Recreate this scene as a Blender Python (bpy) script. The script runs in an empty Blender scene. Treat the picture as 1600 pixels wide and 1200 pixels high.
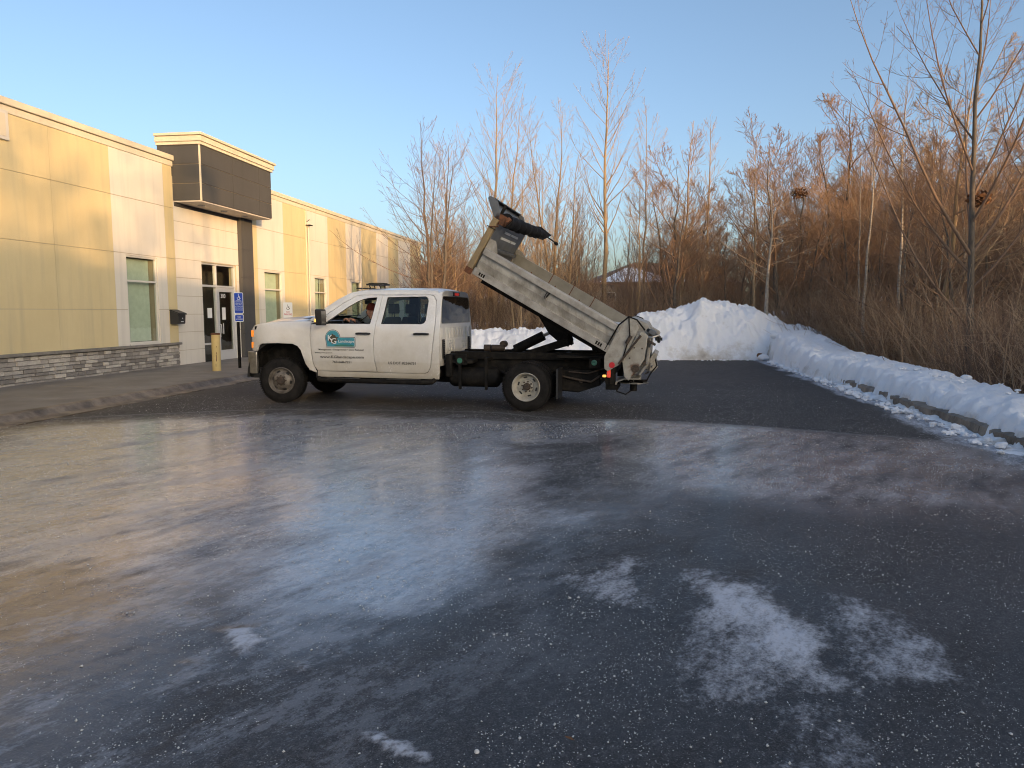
import bpy, bmesh, math, random
import numpy as np
from mathutils import Vector, Matrix
from mathutils.geometry import tessellate_polygon
R = math.radians
C = bpy.context.scene.collection
scene = bpy.context.scene

# ------------------------------------------------------------------ camera, sky, sun, exposure
cam = bpy.data.cameras.new('camera'); camo = bpy.data.objects.new('camera', cam); C.objects.link(camo)
camo.location = (0, 0, 1.63); camo.rotation_euler = (R(90) - math.atan(114/1130), 0, 0)
cam.sensor_width = 36; cam.lens = 36*1130/1600; cam.clip_start = 0.05; cam.clip_end = 4000
scene.camera = camo
SUN_AZ = R(146); SUN_EL = R(5.5)            # azimuth clockwise from +Y: low sun behind the camera, to its right
world = bpy.data.worlds.new('World'); scene.world = world; world.use_nodes = True
wn = world.node_tree.nodes; wl = world.node_tree.links
sky = wn.new('ShaderNodeTexSky'); sky.sky_type = 'NISHITA'; sky.sun_disc = False
sky.sun_elevation = R(7); sky.sun_rotation = SUN_AZ; sky.altitude = 200
sky.air_density = 0.72; sky.dust_density = 4.2; sky.ozone_density = 1.3
wl.new(sky.outputs[0], wn['Background'].inputs[0]); wn['Background'].inputs[1].default_value = 0.15
sun = bpy.data.lights.new('sun', 'SUN'); suno = bpy.data.objects.new('sun', sun); C.objects.link(suno)
sun.energy = 2.0; sun.angle = R(0.6); sun.color = (1.0, 0.58, 0.25)
S = Vector((math.sin(SUN_AZ)*math.cos(SUN_EL), math.cos(SUN_AZ)*math.cos(SUN_EL), math.sin(SUN_EL)))
suno.rotation_euler = S.to_track_quat('Z', 'Y').to_euler()
scene.view_settings.view_transform = 'Standard'; scene.view_settings.look = 'None'
scene.view_settings.exposure = 1.3; scene.view_settings.gamma = 1.0
scene.cycles.filter_width = 1.05; scene.cycles.max_bounces = 6; scene.cycles.transparent_max_bounces = 12
scene.cycles.use_denoising = True; scene.cycles.denoising_input_passes = 'RGB_ALBEDO_NORMAL'; scene.cycles.denoising_prefilter = 'ACCURATE'
world.cycles.sampling_method = 'MANUAL'; world.cycles.sample_map_resolution = 2048

rnd = random.Random(7)
npr = np.random.default_rng(11)

# ------------------------------------------------------------------ noise
def _hash(ix, iy, seed):
    h = (ix.astype(np.int64)*374761393 + iy.astype(np.int64)*668265263 + seed*974711) & 0xffffffff
    h = ((h ^ (h >> 13))*1274126177) & 0xffffffff
    return ((h ^ (h >> 16)) & 0xffff)/65535.0
def vnoise(x, y, seed=0):
    ix = np.floor(x); iy = np.floor(y); fx = x-ix; fy = y-iy
    fx = fx*fx*(3-2*fx); fy = fy*fy*(3-2*fy)
    a = _hash(ix, iy, seed); b = _hash(ix+1, iy, seed); c = _hash(ix, iy+1, seed); d = _hash(ix+1, iy+1, seed)
    return (a*(1-fx)+b*fx)*(1-fy)+(c*(1-fx)+d*fx)*fy
def fbm(x, y, octaves=4, seed=0):
    t = np.zeros_like(x, dtype=float); a = 1.0; s = 0
    for o in range(octaves):
        t += a*vnoise(x*2**o+o*17.3, y*2**o-o*9.1, seed+o); s += a; a *= 0.5
    return t/s
def sstep(a, b, x):
    t = np.clip((x-a)/(b-a), 0, 1); return t*t*(3-2*t)

# ------------------------------------------------------------------ materials
def mat(name, color=(.5, .5, .5), rough=.6, metal=0.0, color2=None, nscale=3.0, ndetail=5, ramp=(.35, .65), bump=0.0,
        bscale=40.0, spec=None, stretch=(1, 1, 1), emit=None, coat=0.0):
    m = bpy.data.materials.new(name); m.use_nodes = True
    n = m.node_tree.nodes; l = m.node_tree.links; b = n['Principled BSDF']
    b.inputs['Base Color'].default_value = (*color, 1); b.inputs['Roughness'].default_value = rough
    b.inputs['Metallic'].default_value = metal
    if coat: b.inputs['Coat Weight'].default_value = coat; b.inputs['Coat Roughness'].default_value = .08
    if spec is not None: b.inputs['Specular IOR Level'].default_value = spec
    tc = n.new('ShaderNodeTexCoord'); mp = n.new('ShaderNodeMapping'); mp.inputs['Scale'].default_value = stretch
    l.new(tc.outputs['Object'], mp.inputs[0])
    if color2 is not None:
        nz = n.new('ShaderNodeTexNoise'); nz.inputs['Scale'].default_value = nscale; nz.inputs['Detail'].default_value = ndetail
        nz.inputs['Roughness'].default_value = .65
        l.new(mp.outputs[0], nz.inputs['Vector'])
        cr = n.new('ShaderNodeValToRGB'); cr.color_ramp.elements[0].position = ramp[0]; cr.color_ramp.elements[1].position = ramp[1]
        cr.color_ramp.elements[0].color = (*color, 1); cr.color_ramp.elements[1].color = (*color2, 1)
        l.new(nz.outputs[0], cr.inputs[0]); l.new(cr.outputs[0], b.inputs['Base Color'])
    if bump:
        nb = n.new('ShaderNodeTexNoise'); nb.inputs['Scale'].default_value = bscale; nb.inputs['Detail'].default_value = 4
        l.new(tc.outputs['Object'], nb.inputs['Vector'])
        bp = n.new('ShaderNodeBump'); bp.inputs['Strength'].default_value = bump; bp.inputs['Distance'].default_value = .02
        l.new(nb.outputs[0], bp.inputs['Height']); l.new(bp.outputs[0], b.inputs['Normal'])
    if emit:
        b.inputs['Emission Color'].default_value = (*emit[0], 1); b.inputs['Emission Strength'].default_value = emit[1]
    return m
def glass(name, tint=(.7, .8, .78), rough=.02, refl=1.0, graz=.85):
    m = bpy.data.materials.new(name); m.use_nodes = True
    n = m.node_tree.nodes; l = m.node_tree.links; n.remove(n['Principled BSDF']); out = n['Material Output']
    tr = n.new('ShaderNodeBsdfTransparent'); tr.inputs[0].default_value = (*tint, 1)
    gl = n.new('ShaderNodeBsdfGlossy'); gl.inputs['Roughness'].default_value = rough; gl.inputs[0].default_value = (refl, refl, refl, 1)
    ma = n.new('ShaderNodeMath'); ma.operation = 'MULTIPLY_ADD'; ma.inputs[1].default_value = 1.3; ma.inputs[2].default_value = .03
    mx = n.new('ShaderNodeMixShader'); lw = n.new('ShaderNodeLayerWeight'); lw.inputs[0].default_value = .5      # facing term: symmetric on both sides of a thin pane
    pw = n.new('ShaderNodeMath'); pw.operation = 'POWER'; pw.inputs[1].default_value = 4.0; l.new(lw.outputs['Facing'], pw.inputs[0])
    ma.inputs[1].default_value = graz; ma.inputs[2].default_value = .045; l.new(pw.outputs[0], ma.inputs[0]); l.new(ma.outputs[0], mx.inputs[0])
    l.new(tr.outputs[0], mx.inputs[1]); l.new(gl.outputs[0], mx.inputs[2]); l.new(mx.outputs[0], out.inputs[0])
    return m
def eifs(name, c1, c2, stain):
    m = mat(name, c1, .85, color2=c2, nscale=.9, ramp=(.3, .75), bump=.25, bscale=120, stretch=(1, 1, .45))
    n = m.node_tree.nodes; l = m.node_tree.links; b = n['Principled BSDF']
    tc = n['Texture Coordinate']; mp = n.new('ShaderNodeMapping'); mp.inputs['Scale'].default_value = (5, 5, .35)
    l.new(tc.outputs['Object'], mp.inputs[0])
    nz = n.new('ShaderNodeTexNoise'); nz.inputs['Scale'].default_value = 1.0; nz.inputs['Detail'].default_value = 6
    l.new(mp.outputs[0], nz.inputs['Vector'])
    cr = n.new('ShaderNodeValToRGB'); cr.color_ramp.elements[0].position = .5; cr.color_ramp.elements[1].position = .8
    cr.color_ramp.elements[0].color = (0, 0, 0, 1); cr.color_ramp.elements[1].color = (.5, .5, .5, 1)
    l.new(nz.outputs[0], cr.inputs[0])
    mx = n.new('ShaderNodeMix'); mx.data_type = 'RGBA'; mx.inputs['B'].default_value = (*stain, 1)
    src = b.inputs['Base Color'].links[0].from_socket
    l.new(cr.outputs[0], mx.inputs['Factor']); l.new(src, mx.inputs['A']); l.new(mx.outputs['Result'], b.inputs['Base Color'])
    return m
def objrandom(m, c_dark, c_light):
    """per-object random tint between two real colours (veneer stones)"""
    n = m.node_tree.nodes; l = m.node_tree.links; b = n['Principled BSDF']
    oi = n.new('ShaderNodeObjectInfo'); cr = n.new('ShaderNodeValToRGB')
    e = cr.color_ramp.elements; e[0].color = (*c_dark, 1); e[1].color = (*c_light, 1)
    x = e.new(.55); x.color = (*[(a*.62+q*.38) for a, q in zip(c_dark, c_light)], 1)
    l.new(oi.outputs['Random'], cr.inputs[0])
    mx = n.new('ShaderNodeMix'); mx.data_type = 'RGBA'; mx.blend_type = 'MULTIPLY'; mx.inputs['Factor'].default_value = 1
    src = b.inputs['Base Color'].links[0].from_socket
    l.new(cr.outputs[0], mx.inputs['A']); l.new(src, mx.inputs['B']); l.new(mx.outputs['Result'], b.inputs['Base Color'])
    return m

M = {}
M['yellow'] = eifs('yellow_stucco', (.60, .50, .285), (.68, .58, .35), (.44, .385, .26))
M['white'] = eifs('white_stucco', (.66, .62, .55), (.72, .69, .63), (.48, .46, .42))
M['cream'] = eifs('cream_trim', (.62, .56, .44), (.68, .62, .50), (.50, .44, .34))
M['joint'] = mat('joint_recess', (.46, .40, .30), .9)
M['charcoal'] = eifs('charcoal_panel', (.060, .060, .062), (.075, .074, .074), (.05, .05, .05))
M['soffit'] = mat('soffit_paint', (.55, .50, .44), .7)
M['silver'] = mat('anodised_aluminium', (.62, .63, .64), .4, .25, bump=.02)
M['winframe'] = mat('white_window_frame', (.62, .60, .56), .5)
M['glass'] = glass('window_glass', (.80, .86, .82))
M['carglass'] = glass('vehicle_glass', (.62, .72, .68))
M['tintglass'] = glass('tinted_vehicle_glass', (.30, .30, .28), graz=.42)
M['blind'] = mat('vertical_blind_fabric', (.50, .56, .47), .8, color2=(.58, .64, .55), nscale=6)
M['room'] = mat('dark_room', (.05, .045, .04), .9)
M['stone'] = objrandom(mat('veneer_stone', (.75, .73, .70), .85, color2=(1, 1, 1), nscale=9, bump=.9, bscale=28), (.20, .188, .178), (.56, .53, .485))
M['mortar'] = mat('dark_mortar', (.09, .085, .08), .95)
M['cap'] = mat('stone_cap', (.16, .15, .135), .85, color2=(.24, .225, .20), nscale=5, bump=.4, bscale=30)
M['roof'] = mat('roof_membrane', (.25, .25, .25), .9)
M['concrete'] = mat('sidewalk_concrete', (.25, .23, .205), .62, color2=(.155, .138, .12), nscale=1.3, ndetail=9, ramp=(.3, .7), bump=.35, bscale=90)
M['curb'] = mat('wet_curb_concrete', (.27, .215, .155), .55, color2=(.085, .065, .046), nscale=2.6, ndetail=9, ramp=(.36, .62), bump=.5, bscale=30)
M['black'] = mat('black_plastic', (.018, .018, .019), .45)
M['matteblack'] = mat('grimy_black_steel', (.007, .0065, .006), .75, spec=.22, color2=(.030, .026, .021), nscale=6, ramp=(.45, .75), bump=.3, bscale=40)
M['rubber'] = mat('tyre_rubber', (.009, .009, .009), .9, spec=.2, color2=(.024, .022, .021), nscale=7, bump=.25, bscale=60)
M['chrome'] = mat('dulled_chrome', (.42, .40, .37), .38, .85, color2=(.20, .19, .17), nscale=7, ramp=(.4, .8))
M['rimf'] = mat('dirty_front_rim', (.24, .215, .185), .55, .3, color2=(.08, .068, .055), nscale=8, ramp=(.35, .7))
M['rimr'] = mat('pale_dirty_rear_rim', (.50, .48, .42), .5, .1, color2=(.28, .25, .20), nscale=9, ramp=(.4, .8))
M['hub'] = mat('rusty_hub', (.045, .038, .033), .7, .3, color2=(.10, .07, .05), nscale=30)
M['amber'] = mat('amber_lens', (.85, .25, .03), .2, emit=((1, .30, .04), .22))
M['amberlit'] = mat('lit_amber_lens', (.9, .5, .1), .2, emit=((1, .50, .12), .45))
M['redlens'] = mat('red_lens', (.5, .02, .02), .2, emit=((1, .05, .03), .12))
M['redlit'] = mat('lit_red_lens', (.8, .08, .05), .2, emit=((1, .10, .06), .12))
M['clear'] = mat('clear_lens', (.55, .56, .56), .12, .3)
M['green'] = mat('green_marker_lens', (.035, .16, .11), .3)
M['decal_red'] = mat('red_reflector', (.55, .02, .03), .3)
M['seat'] = mat('dark_seat_fabric', (.035, .036, .04), .9)
M['dash'] = mat('dashboard_plastic', (.03, .03, .032), .6)
M['teal'] = mat('teal_decal', (.04, .25, .36), .4, color2=(.05, .32, .40), nscale=8)
M['navy'] = mat('decal_dark_edge', (.01, .05, .06), .4)
M['lawn'] = mat('decal_green', (.05, .17, .10), .4, color2=(.03, .20, .20), nscale=14)
M['treeprint'] = mat('decal_brown_green', (.05, .07, .04), .4, color2=(.10, .07, .05), nscale=20)
M['ink'] = mat('dark_lettering', (.03, .028, .025), .5)
M['paper'] = mat('white_print', (.75, .76, .76), .5)
M['signblue'] = mat('blue_sign_face', (.01, .06, .42), .35)
M['signred'] = mat('red_print', (.45, .03, .05), .5)
M['bollard'] = mat('faded_yellow_bollard', (.62, .49, .22), .6, color2=(.52, .38, .15), nscale=4, ramp=(.3, .8))
M['bluesteel'] = mat('dark_blue_grey_steel', (.13, .14, .155), .45, .3, color2=(.09, .095, .10), nscale=5)
M['rust'] = mat('rust', (.16, .06, .025), .8, color2=(.07, .03, .015), nscale=12)
M['bed'] = mat('bare_steel_dump_bed', (.44, .42, .38), .50, .25, color2=(.20, .182, .152), nscale=3.2, ndetail=10, ramp=(.38, .66), stretch=(1.6, 1, .8), bump=.08, bscale=50)
M['bedin'] = mat('bed_inside_steel', (.28, .265, .225), .6, .2, color2=(.18, .165, .135), nscale=3, ramp=(.3, .7))
M['bedrail'] = mat('bed_rail_steel', (.45, .43, .395), .45, .3, color2=(.27, .25, .22), nscale=5)
M['bedgold'] = mat('tan_headboard', (.34, .24, .11), .6, .15, color2=(.22, .17, .10), nscale=5)  # tan mottled with a darker tan
M['spreader'] = mat('grey_spreader_paint', (.42, .40, .355), .5, .2, color2=(.20, .18, .15), nscale=7, ndetail=8, ramp=(.4, .75))
M['tarp'] = mat('black_mesh_tarp', (.006, .006, .008), .8, spec=.25, bump=.5, bscale=25)
M['skin'] = mat('skin', (.50, .26, .18), .55)
M['jacket'] = mat('navy_jacket', (.035, .04, .055), .85)
M['beanie'] = mat('dark_red_knit', (.13, .018, .014), .95, bump=.6, bscale=90)
M['salt'] = mat('rock_salt', (.62, .62, .60), .6, color2=(.75, .75, .73), nscale=40)

def truck_paint():
    m = bpy.data.materials.new('white_truck_paint'); m.use_nodes = True
    n = m.node_tree.nodes; l = m.node_tree.links; b = n['Principled BSDF']
    b.inputs['Coat Weight'].default_value = .8; b.inputs['Coat Roughness'].default_value = .06
    tc = n.new('ShaderNodeTexCoord'); sp = n.new('ShaderNodeSeparateXYZ'); l.new(tc.outputs['Object'], sp.inputs[0])
    # road grime: thicker low down, broken up by noise
    mr = n.new('ShaderNodeMapRange'); mr.inputs['From Min'].default_value = 1.42; mr.inputs['From Max'].default_value = .45
    mr.inputs['To Min'].default_value = 0.0; mr.inputs['To Max'].default_value = .80
    l.new(sp.outputs['Z'], mr.inputs['Value'])
    nz = n.new('ShaderNodeTexNoise'); nz.inputs['Scale'].default_value = 2.4; nz.inputs['Detail'].default_value = 9; nz.inputs['Roughness'].default_value = .7
    l.new(tc.outputs['Object'], nz.inputs['Vector'])
    mm = n.new('ShaderNodeMath'); mm.operation = 'MULTIPLY_ADD'; mm.inputs[1].default_value = .9; mm.inputs[2].default_value = -.38
    l.new(nz.outputs[0], mm.inputs[0])
    ad = n.new('ShaderNodeMath'); ad.operation = 'ADD'; ad.use_clamp = True; l.new(mr.outputs[0], ad.inputs[0]); l.new(mm.outputs[0], ad.inputs[1])
    # splash line low on the doors
    gt = n.new('ShaderNodeMapRange'); gt.inputs['From Min'].default_value = .765; gt.inputs['From Max'].default_value = .745
    gt.inputs['To Min'].default_value = 0; gt.inputs['To Max'].default_value = .13; l.new(sp.outputs['Z'], gt.inputs['Value'])
    ad2 = n.new('ShaderNodeMath'); ad2.operation = 'ADD'; ad2.use_clamp = True; l.new(ad.outputs[0], ad2.inputs[0]); l.new(gt.outputs[0], ad2.inputs[1])
    mx = n.new('ShaderNodeMix'); mx.data_type = 'RGBA'
    mx.inputs['A'].default_value = (.80, .80, .79, 1); mx.inputs['B'].default_value = (.47, .43, .355, 1)
    l.new(ad2.outputs[0], mx.inputs['Factor'])
    # dried salt splatter
    vz = n.new('ShaderNodeTexNoise'); vz.inputs['Scale'].default_value = 38; vz.inputs['Detail'].default_value = 3
    l.new(tc.outputs['Object'], vz.inputs['Vector'])
    vz2 = n.new('ShaderNodeTexNoise'); vz2.inputs['Scale'].default_value = 2.1; vz2.inputs['Detail'].default_value = 2
    l.new(tc.outputs['Object'], vz2.inputs['Vector'])
    mu = n.new('ShaderNodeMath'); mu.operation = 'MULTIPLY'; l.new(vz.outputs[0], mu.inputs[0]); l.new(vz2.outputs[0], mu.inputs[1])
    cr = n.new('ShaderNodeMapRange'); cr.inputs['From Min'].default_value = .33; cr.inputs['From Max'].default_value = .42; cr.inputs['To Max'].default_value = .65
    l.new(mu.outputs[0], cr.inputs['Value'])
    mx2 = n.new('ShaderNodeMix'); mx2.data_type = 'RGBA'; mx2.inputs['B'].default_value = (.72, .71, .69, 1)
    l.new(mx.outputs['Result'], mx2.inputs['A']); l.new(cr.outputs[0], mx2.inputs['Factor'])
    l.new(mx2.outputs['Result'], b.inputs['Base Color'])
    rr = n.new('ShaderNodeMapRange'); rr.inputs['To Min'].default_value = .28; rr.inputs['To Max'].default_value = .65
    l.new(ad2.outputs[0], rr.inputs['Value']); l.new(rr.outputs[0], b.inputs['Roughness'])
    return m
M['paint'] = truck_paint()

def rusted_plate():
    m = mat('rust_bled_spreader_plate', (.43, .41, .36), .5, .2, color2=(.26, .24, .205), nscale=5, ndetail=8, ramp=(.4, .75))
    n = m.node_tree.nodes; l = m.node_tree.links; b = n['Principled BSDF']; tc = n['Texture Coordinate']
    def blob(p, sc):
        vm = n.new('ShaderNodeVectorMath'); vm.operation = 'SUBTRACT'; vm.inputs[1].default_value = p; l.new(tc.outputs['Object'], vm.inputs[0])
        v2 = n.new('ShaderNodeVectorMath'); v2.operation = 'MULTIPLY'; v2.inputs[1].default_value = sc; l.new(vm.outputs[0], v2.inputs[0])
        ln = n.new('ShaderNodeVectorMath'); ln.operation = 'LENGTH'; l.new(v2.outputs[0], ln.inputs[0]); return ln.outputs['Value']
    mn = n.new('ShaderNodeMath'); mn.operation = 'MINIMUM'; l.new(blob((-1.735, 1.03, .722), (8, 0, 8)), mn.inputs[0]); l.new(blob((-1.72, 1.03, .58), (16, 0, 5.5)), mn.inputs[1])
    nz = n.new('ShaderNodeTexNoise'); nz.inputs['Scale'].default_value = 22; nz.inputs['Detail'].default_value = 6; l.new(tc.outputs['Object'], nz.inputs['Vector'])
    ad = n.new('ShaderNodeMath'); ad.operation = 'MULTIPLY_ADD'; ad.inputs[1].default_value = .9; l.new(nz.outputs[0], ad.inputs[0]); l.new(mn.outputs[0], ad.inputs[2])
    mr = n.new('ShaderNodeMapRange'); mr.interpolation_type = 'SMOOTHSTEP'; mr.inputs['From Min'].default_value = 1.45; mr.inputs['From Max'].default_value = .75; l.new(ad.outputs[0], mr.inputs['Value'])
    mx = n.new('ShaderNodeMix'); mx.data_type = 'RGBA'; src = b.inputs['Base Color'].links[0].from_socket
    l.new(src, mx.inputs['A']); mx.inputs['B'].default_value = (.12, .055, .028, 1); l.new(mr.outputs[0], mx.inputs['Factor']); l.new(mx.outputs['Result'], b.inputs['Base Color']); return m
M['plate'] = rusted_plate()
def bark(name, c1, c2, scale=(6, 6, 1.2)):
    return mat(name, c1, .85, color2=c2, nscale=4, stretch=scale, ramp=(.35, .65))
M['bark_poplar'] = bark('pale_poplar_bark', (.24, .17, .095), (.34, .25, .15))
M['bark_grey'] = bark('grey_bark', (.075, .062, .05), (.15, .125, .10))
M['bark_birch'] = bark('white_birch_bark', (.48, .44, .38), (.14, .11, .08), (3, 3, 14))
M['twig'] = mat('reddish_twigs', (.28, .18, .115), .85, spec=.2)
M['twig2'] = mat('tan_twigs', (.37, .27, .18), .85, spec=.2)
M['twig3'] = mat('brown_twigs', (.19, .13, .095), .85, spec=.2)
M['deadleaf'] = mat('dead_leaves', (.13, .06, .028), .9, color2=(.20, .10, .045), nscale=30)

# ------------------------------------------------------------------ mesh builder
class MB:
    def __init__(s): s.v = []; s.f = []; s.m = []; s.mi = 0
    def add(s, vs, fs, T=None):
        o = len(s.v)
        s.v += [tuple((T @ Vector(p)) if T is not None else p) for p in vs]
        s.f += [tuple(i+o for i in f) for f in fs]; s.m += [s.mi]*len(fs); return s
    def box(s, c, d, T=None, rot=None):
        hx, hy, hz = d[0]/2, d[1]/2, d[2]/2
        vs = [Vector((x*hx, y*hy, z*hz)) for x in (-1, 1) for y in (-1, 1) for z in (-1, 1)]
        if rot is not None: vs = [rot @ p for p in vs]
        vs = [tuple(p+Vector(c)) for p in vs]
        return s.add(vs, [(0, 1, 3, 2), (4, 6, 7, 5), (0, 4, 5, 1), (2, 3, 7, 6), (0, 2, 6, 4), (1, 5, 7, 3)], T)
    def bx(s, x0, x1, y0, y1, z0, z1, T=None):
        return s.box(((x0+x1)/2, (y0+y1)/2, (z0+z1)/2), (abs(x1-x0), abs(y1-y0), abs(z1-z0)), T)
    def tube(s, pts, rad, n=8, T=None, caps=True):
        pts = [Vector(p) for p in pts]; k = len(pts)
        if not hasattr(rad, '__len__'): rad = [rad]*k
        vs = []; ref = None
        for i, p in enumerate(pts):
            d = (pts[min(i+1, k-1)]-pts[max(i-1, 0)]).normalized()
            if ref is None: ref = d.orthogonal().normalized()
            u = (ref - d*ref.dot(d))
            u = u.normalized() if u.length > 1e-6 else d.orthogonal().normalized()
            ref = u; w = d.cross(u)
            for j in range(n):
                a = 2*math.pi*j/n; vs.append(tuple(p+(u*math.cos(a)+w*math.sin(a))*rad[i]))
        fs = [(i*n+j, i*n+(j+1) % n, (i+1)*n+(j+1) % n, (i+1)*n+j) for i in range(k-1) for j in range(n)]
        if caps: fs += [tuple(range(n-1, -1, -1)), tuple((k-1)*n+j for j in range(n))]
        return s.add(vs, fs, T)
    def lathe(s, prof, n=24, T=None, close=False):
        """prof: (axial, radius) pairs, axis = local Y"""
        vs = [(r*math.cos(2*math.pi*j/n), a, r*math.sin(2*math.pi*j/n)) for a, r in prof for j in range(n)]
        k = len(prof)
        fs = [(i*n+j, (i+1)*n+j, (i+1)*n+(j+1) % n, i*n+(j+1) % n) for i in range(k-1) for j in range(n)]
        if close: fs += [tuple(range(n)), tuple(reversed([(k-1)*n+j for j in range(n)]))]
        return s.add(vs, fs, T)
    def prism(s, poly, fn, d0, d1, holes=()):
        """2D polygon (with holes) extruded; fn(a, b, d) -> 3D point"""
        loops = [list(poly)]+[list(h) for h in holes]
        flat = [p for lp in loops for p in lp]; N = len(flat)
        tris = tessellate_polygon([[Vector((p[0], p[1], 0)) for p in lp] for lp in loops])
        vs = [tuple(fn(a, b, d0)) for a, b in flat]+[tuple(fn(a, b, d1)) for a, b in flat]
        fs = [tuple(t) for t in tris]+[(t[2]+N, t[1]+N, t[0]+N) for t in tris]
        o = 0
        for lp in loops:
            k = len(lp)
            for i in range(k): j = (i+1) % k; fs.append((o+i, o+j, o+j+N, o+i+N))
            o += k
        return s.add(vs, fs)
    def grid(s, fn, nu, nv, T=None):
        vs = [tuple(fn(i/nu, j/nv)) for j in range(nv+1) for i in range(nu+1)]
        fs = [(j*(nu+1)+i, j*(nu+1)+i+1, (j+1)*(nu+1)+i+1, (j+1)*(nu+1)+i) for j in range(nv) for i in range(nu)]
        return s.add(vs, fs, T)
    def mirror_y(s):
        s.v = [(x, -y, z) for x, y, z in s.v]; s.f = [tuple(reversed(f)) for f in s.f]; return s
def parts_copy(mb):
    r = MB(); r.v = list(mb.v); r.f = list(mb.f); r.m = list(mb.m); return r
def mk(name, mb, mats, parent=None, bevel=0, smooth=None, solid=0, recalc=True, label=None):
    me = bpy.data.meshes.new(name); me.from_pydata(mb.v, [], mb.f)
    if not isinstance(mats, (list, tuple)): mats = [mats]
    for m in mats: me.materials.append(m)
    if len(mats) > 1: me.polygons.foreach_set('material_index', mb.m)
    if recalc:
        bm = bmesh.new(); bm.from_mesh(me); bmesh.ops.recalc_face_normals(bm, faces=bm.faces); bm.to_mesh(me); bm.free()
    if smooth:
        me.polygons.foreach_set('use_smooth', [True]*len(me.polygons)); me.set_sharp_from_angle(angle=R(smooth))
    me.update()
    o = bpy.data.objects.new(name, me); C.objects.link(o)
    if parent is not None: o.parent = parent
    if solid:
        md = o.modifiers.new('solid', 'SOLIDIFY'); md.thickness = abs(solid); md.offset = -1 if solid > 0 else 1
    if bevel:
        md = o.modifiers.new('bevel', 'BEVEL'); md.width = bevel; md.segments = 2; md.limit_method = 'ANGLE'; md.angle_limit = R(40)
        if not smooth:
            me.polygons.foreach_set('use_smooth', [True]*len(me.polygons)); me.set_sharp_from_angle(angle=R(35))
    if label: o['label'] = label
    return o
def tag(o, label=None, cat=None, group=None, kind=None):
    if label: o['label'] = label
    if cat: o['category'] = cat
    if group: o['group'] = group
    if kind: o['kind'] = kind
    return o
def thing(name, label, cat, loc=(0, 0, 0), rz=0, group=None):
    o = bpy.data.objects.new(name, None); C.objects.link(o); o.location = loc; o.rotation_euler = (0, 0, rz)
    o.empty_display_size = .3
    return tag(o, label, cat, group)
def arc(cx, cz, r, a0, a1, n=5):
    return [(cx+r*math.cos(R(a0+(a1-a0)*i/n)), cz+r*math.sin(R(a0+(a1-a0)*i/n))) for i in range(n+1)]
def roundpoly(poly, r, n=4):
    """round the corners of a 2D polygon"""
    out = []; k = len(poly); rr = r if hasattr(r, '__len__') else [r]*k
    for i in range(k):
        p = Vector(poly[i]); a = Vector(poly[i-1]); b = Vector(poly[(i+1) % k]); q = rr[i]
        if q <= 0: out.append(tuple(p)); continue
        da = (a-p); db = (b-p); q = min(q, da.length*.45, db.length*.45)
        A = p+da.normalized()*q; B = p+db.normalized()*q
        for j in range(n+1):
            t = j/n; out.append(tuple(A*(1-t)**2+p*2*t*(1-t)+B*t*t))
    return out
def text_mesh(txt, fn, width, height=None, align='LEFT', shear=0):
    """flat lettering; fn(a, b) maps text plane metres to 3D; a runs 0..width"""
    cu = bpy.data.curves.new('lettering', 'FONT'); cu.body = txt; cu.align_x = 'LEFT'; cu.resolution_u = 2; cu.offset = .010
    o = bpy.data.objects.new('lettering', cu); C.objects.link(o)
    bpy.context.view_layer.update()
    me = bpy.data.meshes.new_from_object(o.evaluated_get(bpy.context.evaluated_depsgraph_get()))
    bpy.data.objects.remove(o); bpy.data.curves.remove(cu)
    vs = [v.co.copy() for v in me.vertices]; fs = [tuple(p.vertices) for p in me.polygons]; bpy.data.meshes.remove(me)
    x0 = min(v.x for v in vs); x1 = max(v.x for v in vs); y0 = min(v.y for v in vs); y1 = max(v.y for v in vs)
    sx = width/(x1-x0); sy = (height/(y1-y0)) if height else sx
    return [tuple(fn((v.x-x0)*sx, (v.y-y0)*sy)) for v in vs], fs

def np_mesh(name, V, F, mats, mi=None, smooth=True):
    """V (n,3) array, F (m,4) quad array"""
    me = bpy.data.meshes.new(name); me.vertices.add(len(V)); me.vertices.foreach_set('co', np.ascontiguousarray(V, dtype=np.float32).ravel())
    k = F.shape[1]; me.loops.add(F.size); me.loops.foreach_set('vertex_index', np.ascontiguousarray(F, dtype=np.int32).ravel())
    me.polygons.add(len(F)); me.polygons.foreach_set('loop_start', np.arange(0, F.size, k, dtype=np.int32))
    if mi is not None: me.polygons.foreach_set('material_index', mi.astype(np.int32))
    if smooth: me.polygons.foreach_set('use_smooth', np.ones(len(F), dtype=bool))
    for m in (mats if isinstance(mats, (list, tuple)) else [mats]): me.materials.append(m)
    me.update(calc_edges=True); return me
def link(name, me, parent=None, loc=None):
    o = bpy.data.objects.new(name, me); C.objects.link(o)
    if parent is not None: o.parent = parent
    if loc is not None: o.location = loc
    return o

exec_order = []
# ================================================================== OFFICE BUILDING
A = R(8.3); B0 = Vector((-10.16, 14.26, 0))
bd = Vector((math.sin(A), math.cos(A), 0)); bn = Vector((math.cos(A), -math.sin(A), 0))
def W(s, off, z=0): return B0+bd*s+bn*off+Vector((0, 0, z))
RZ = math.pi/2-A
bld = thing('office_building', 'long flat-roofed office building of yellow and white stucco panels with charcoal entrance canopy', 'building', B0, RZ)
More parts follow.
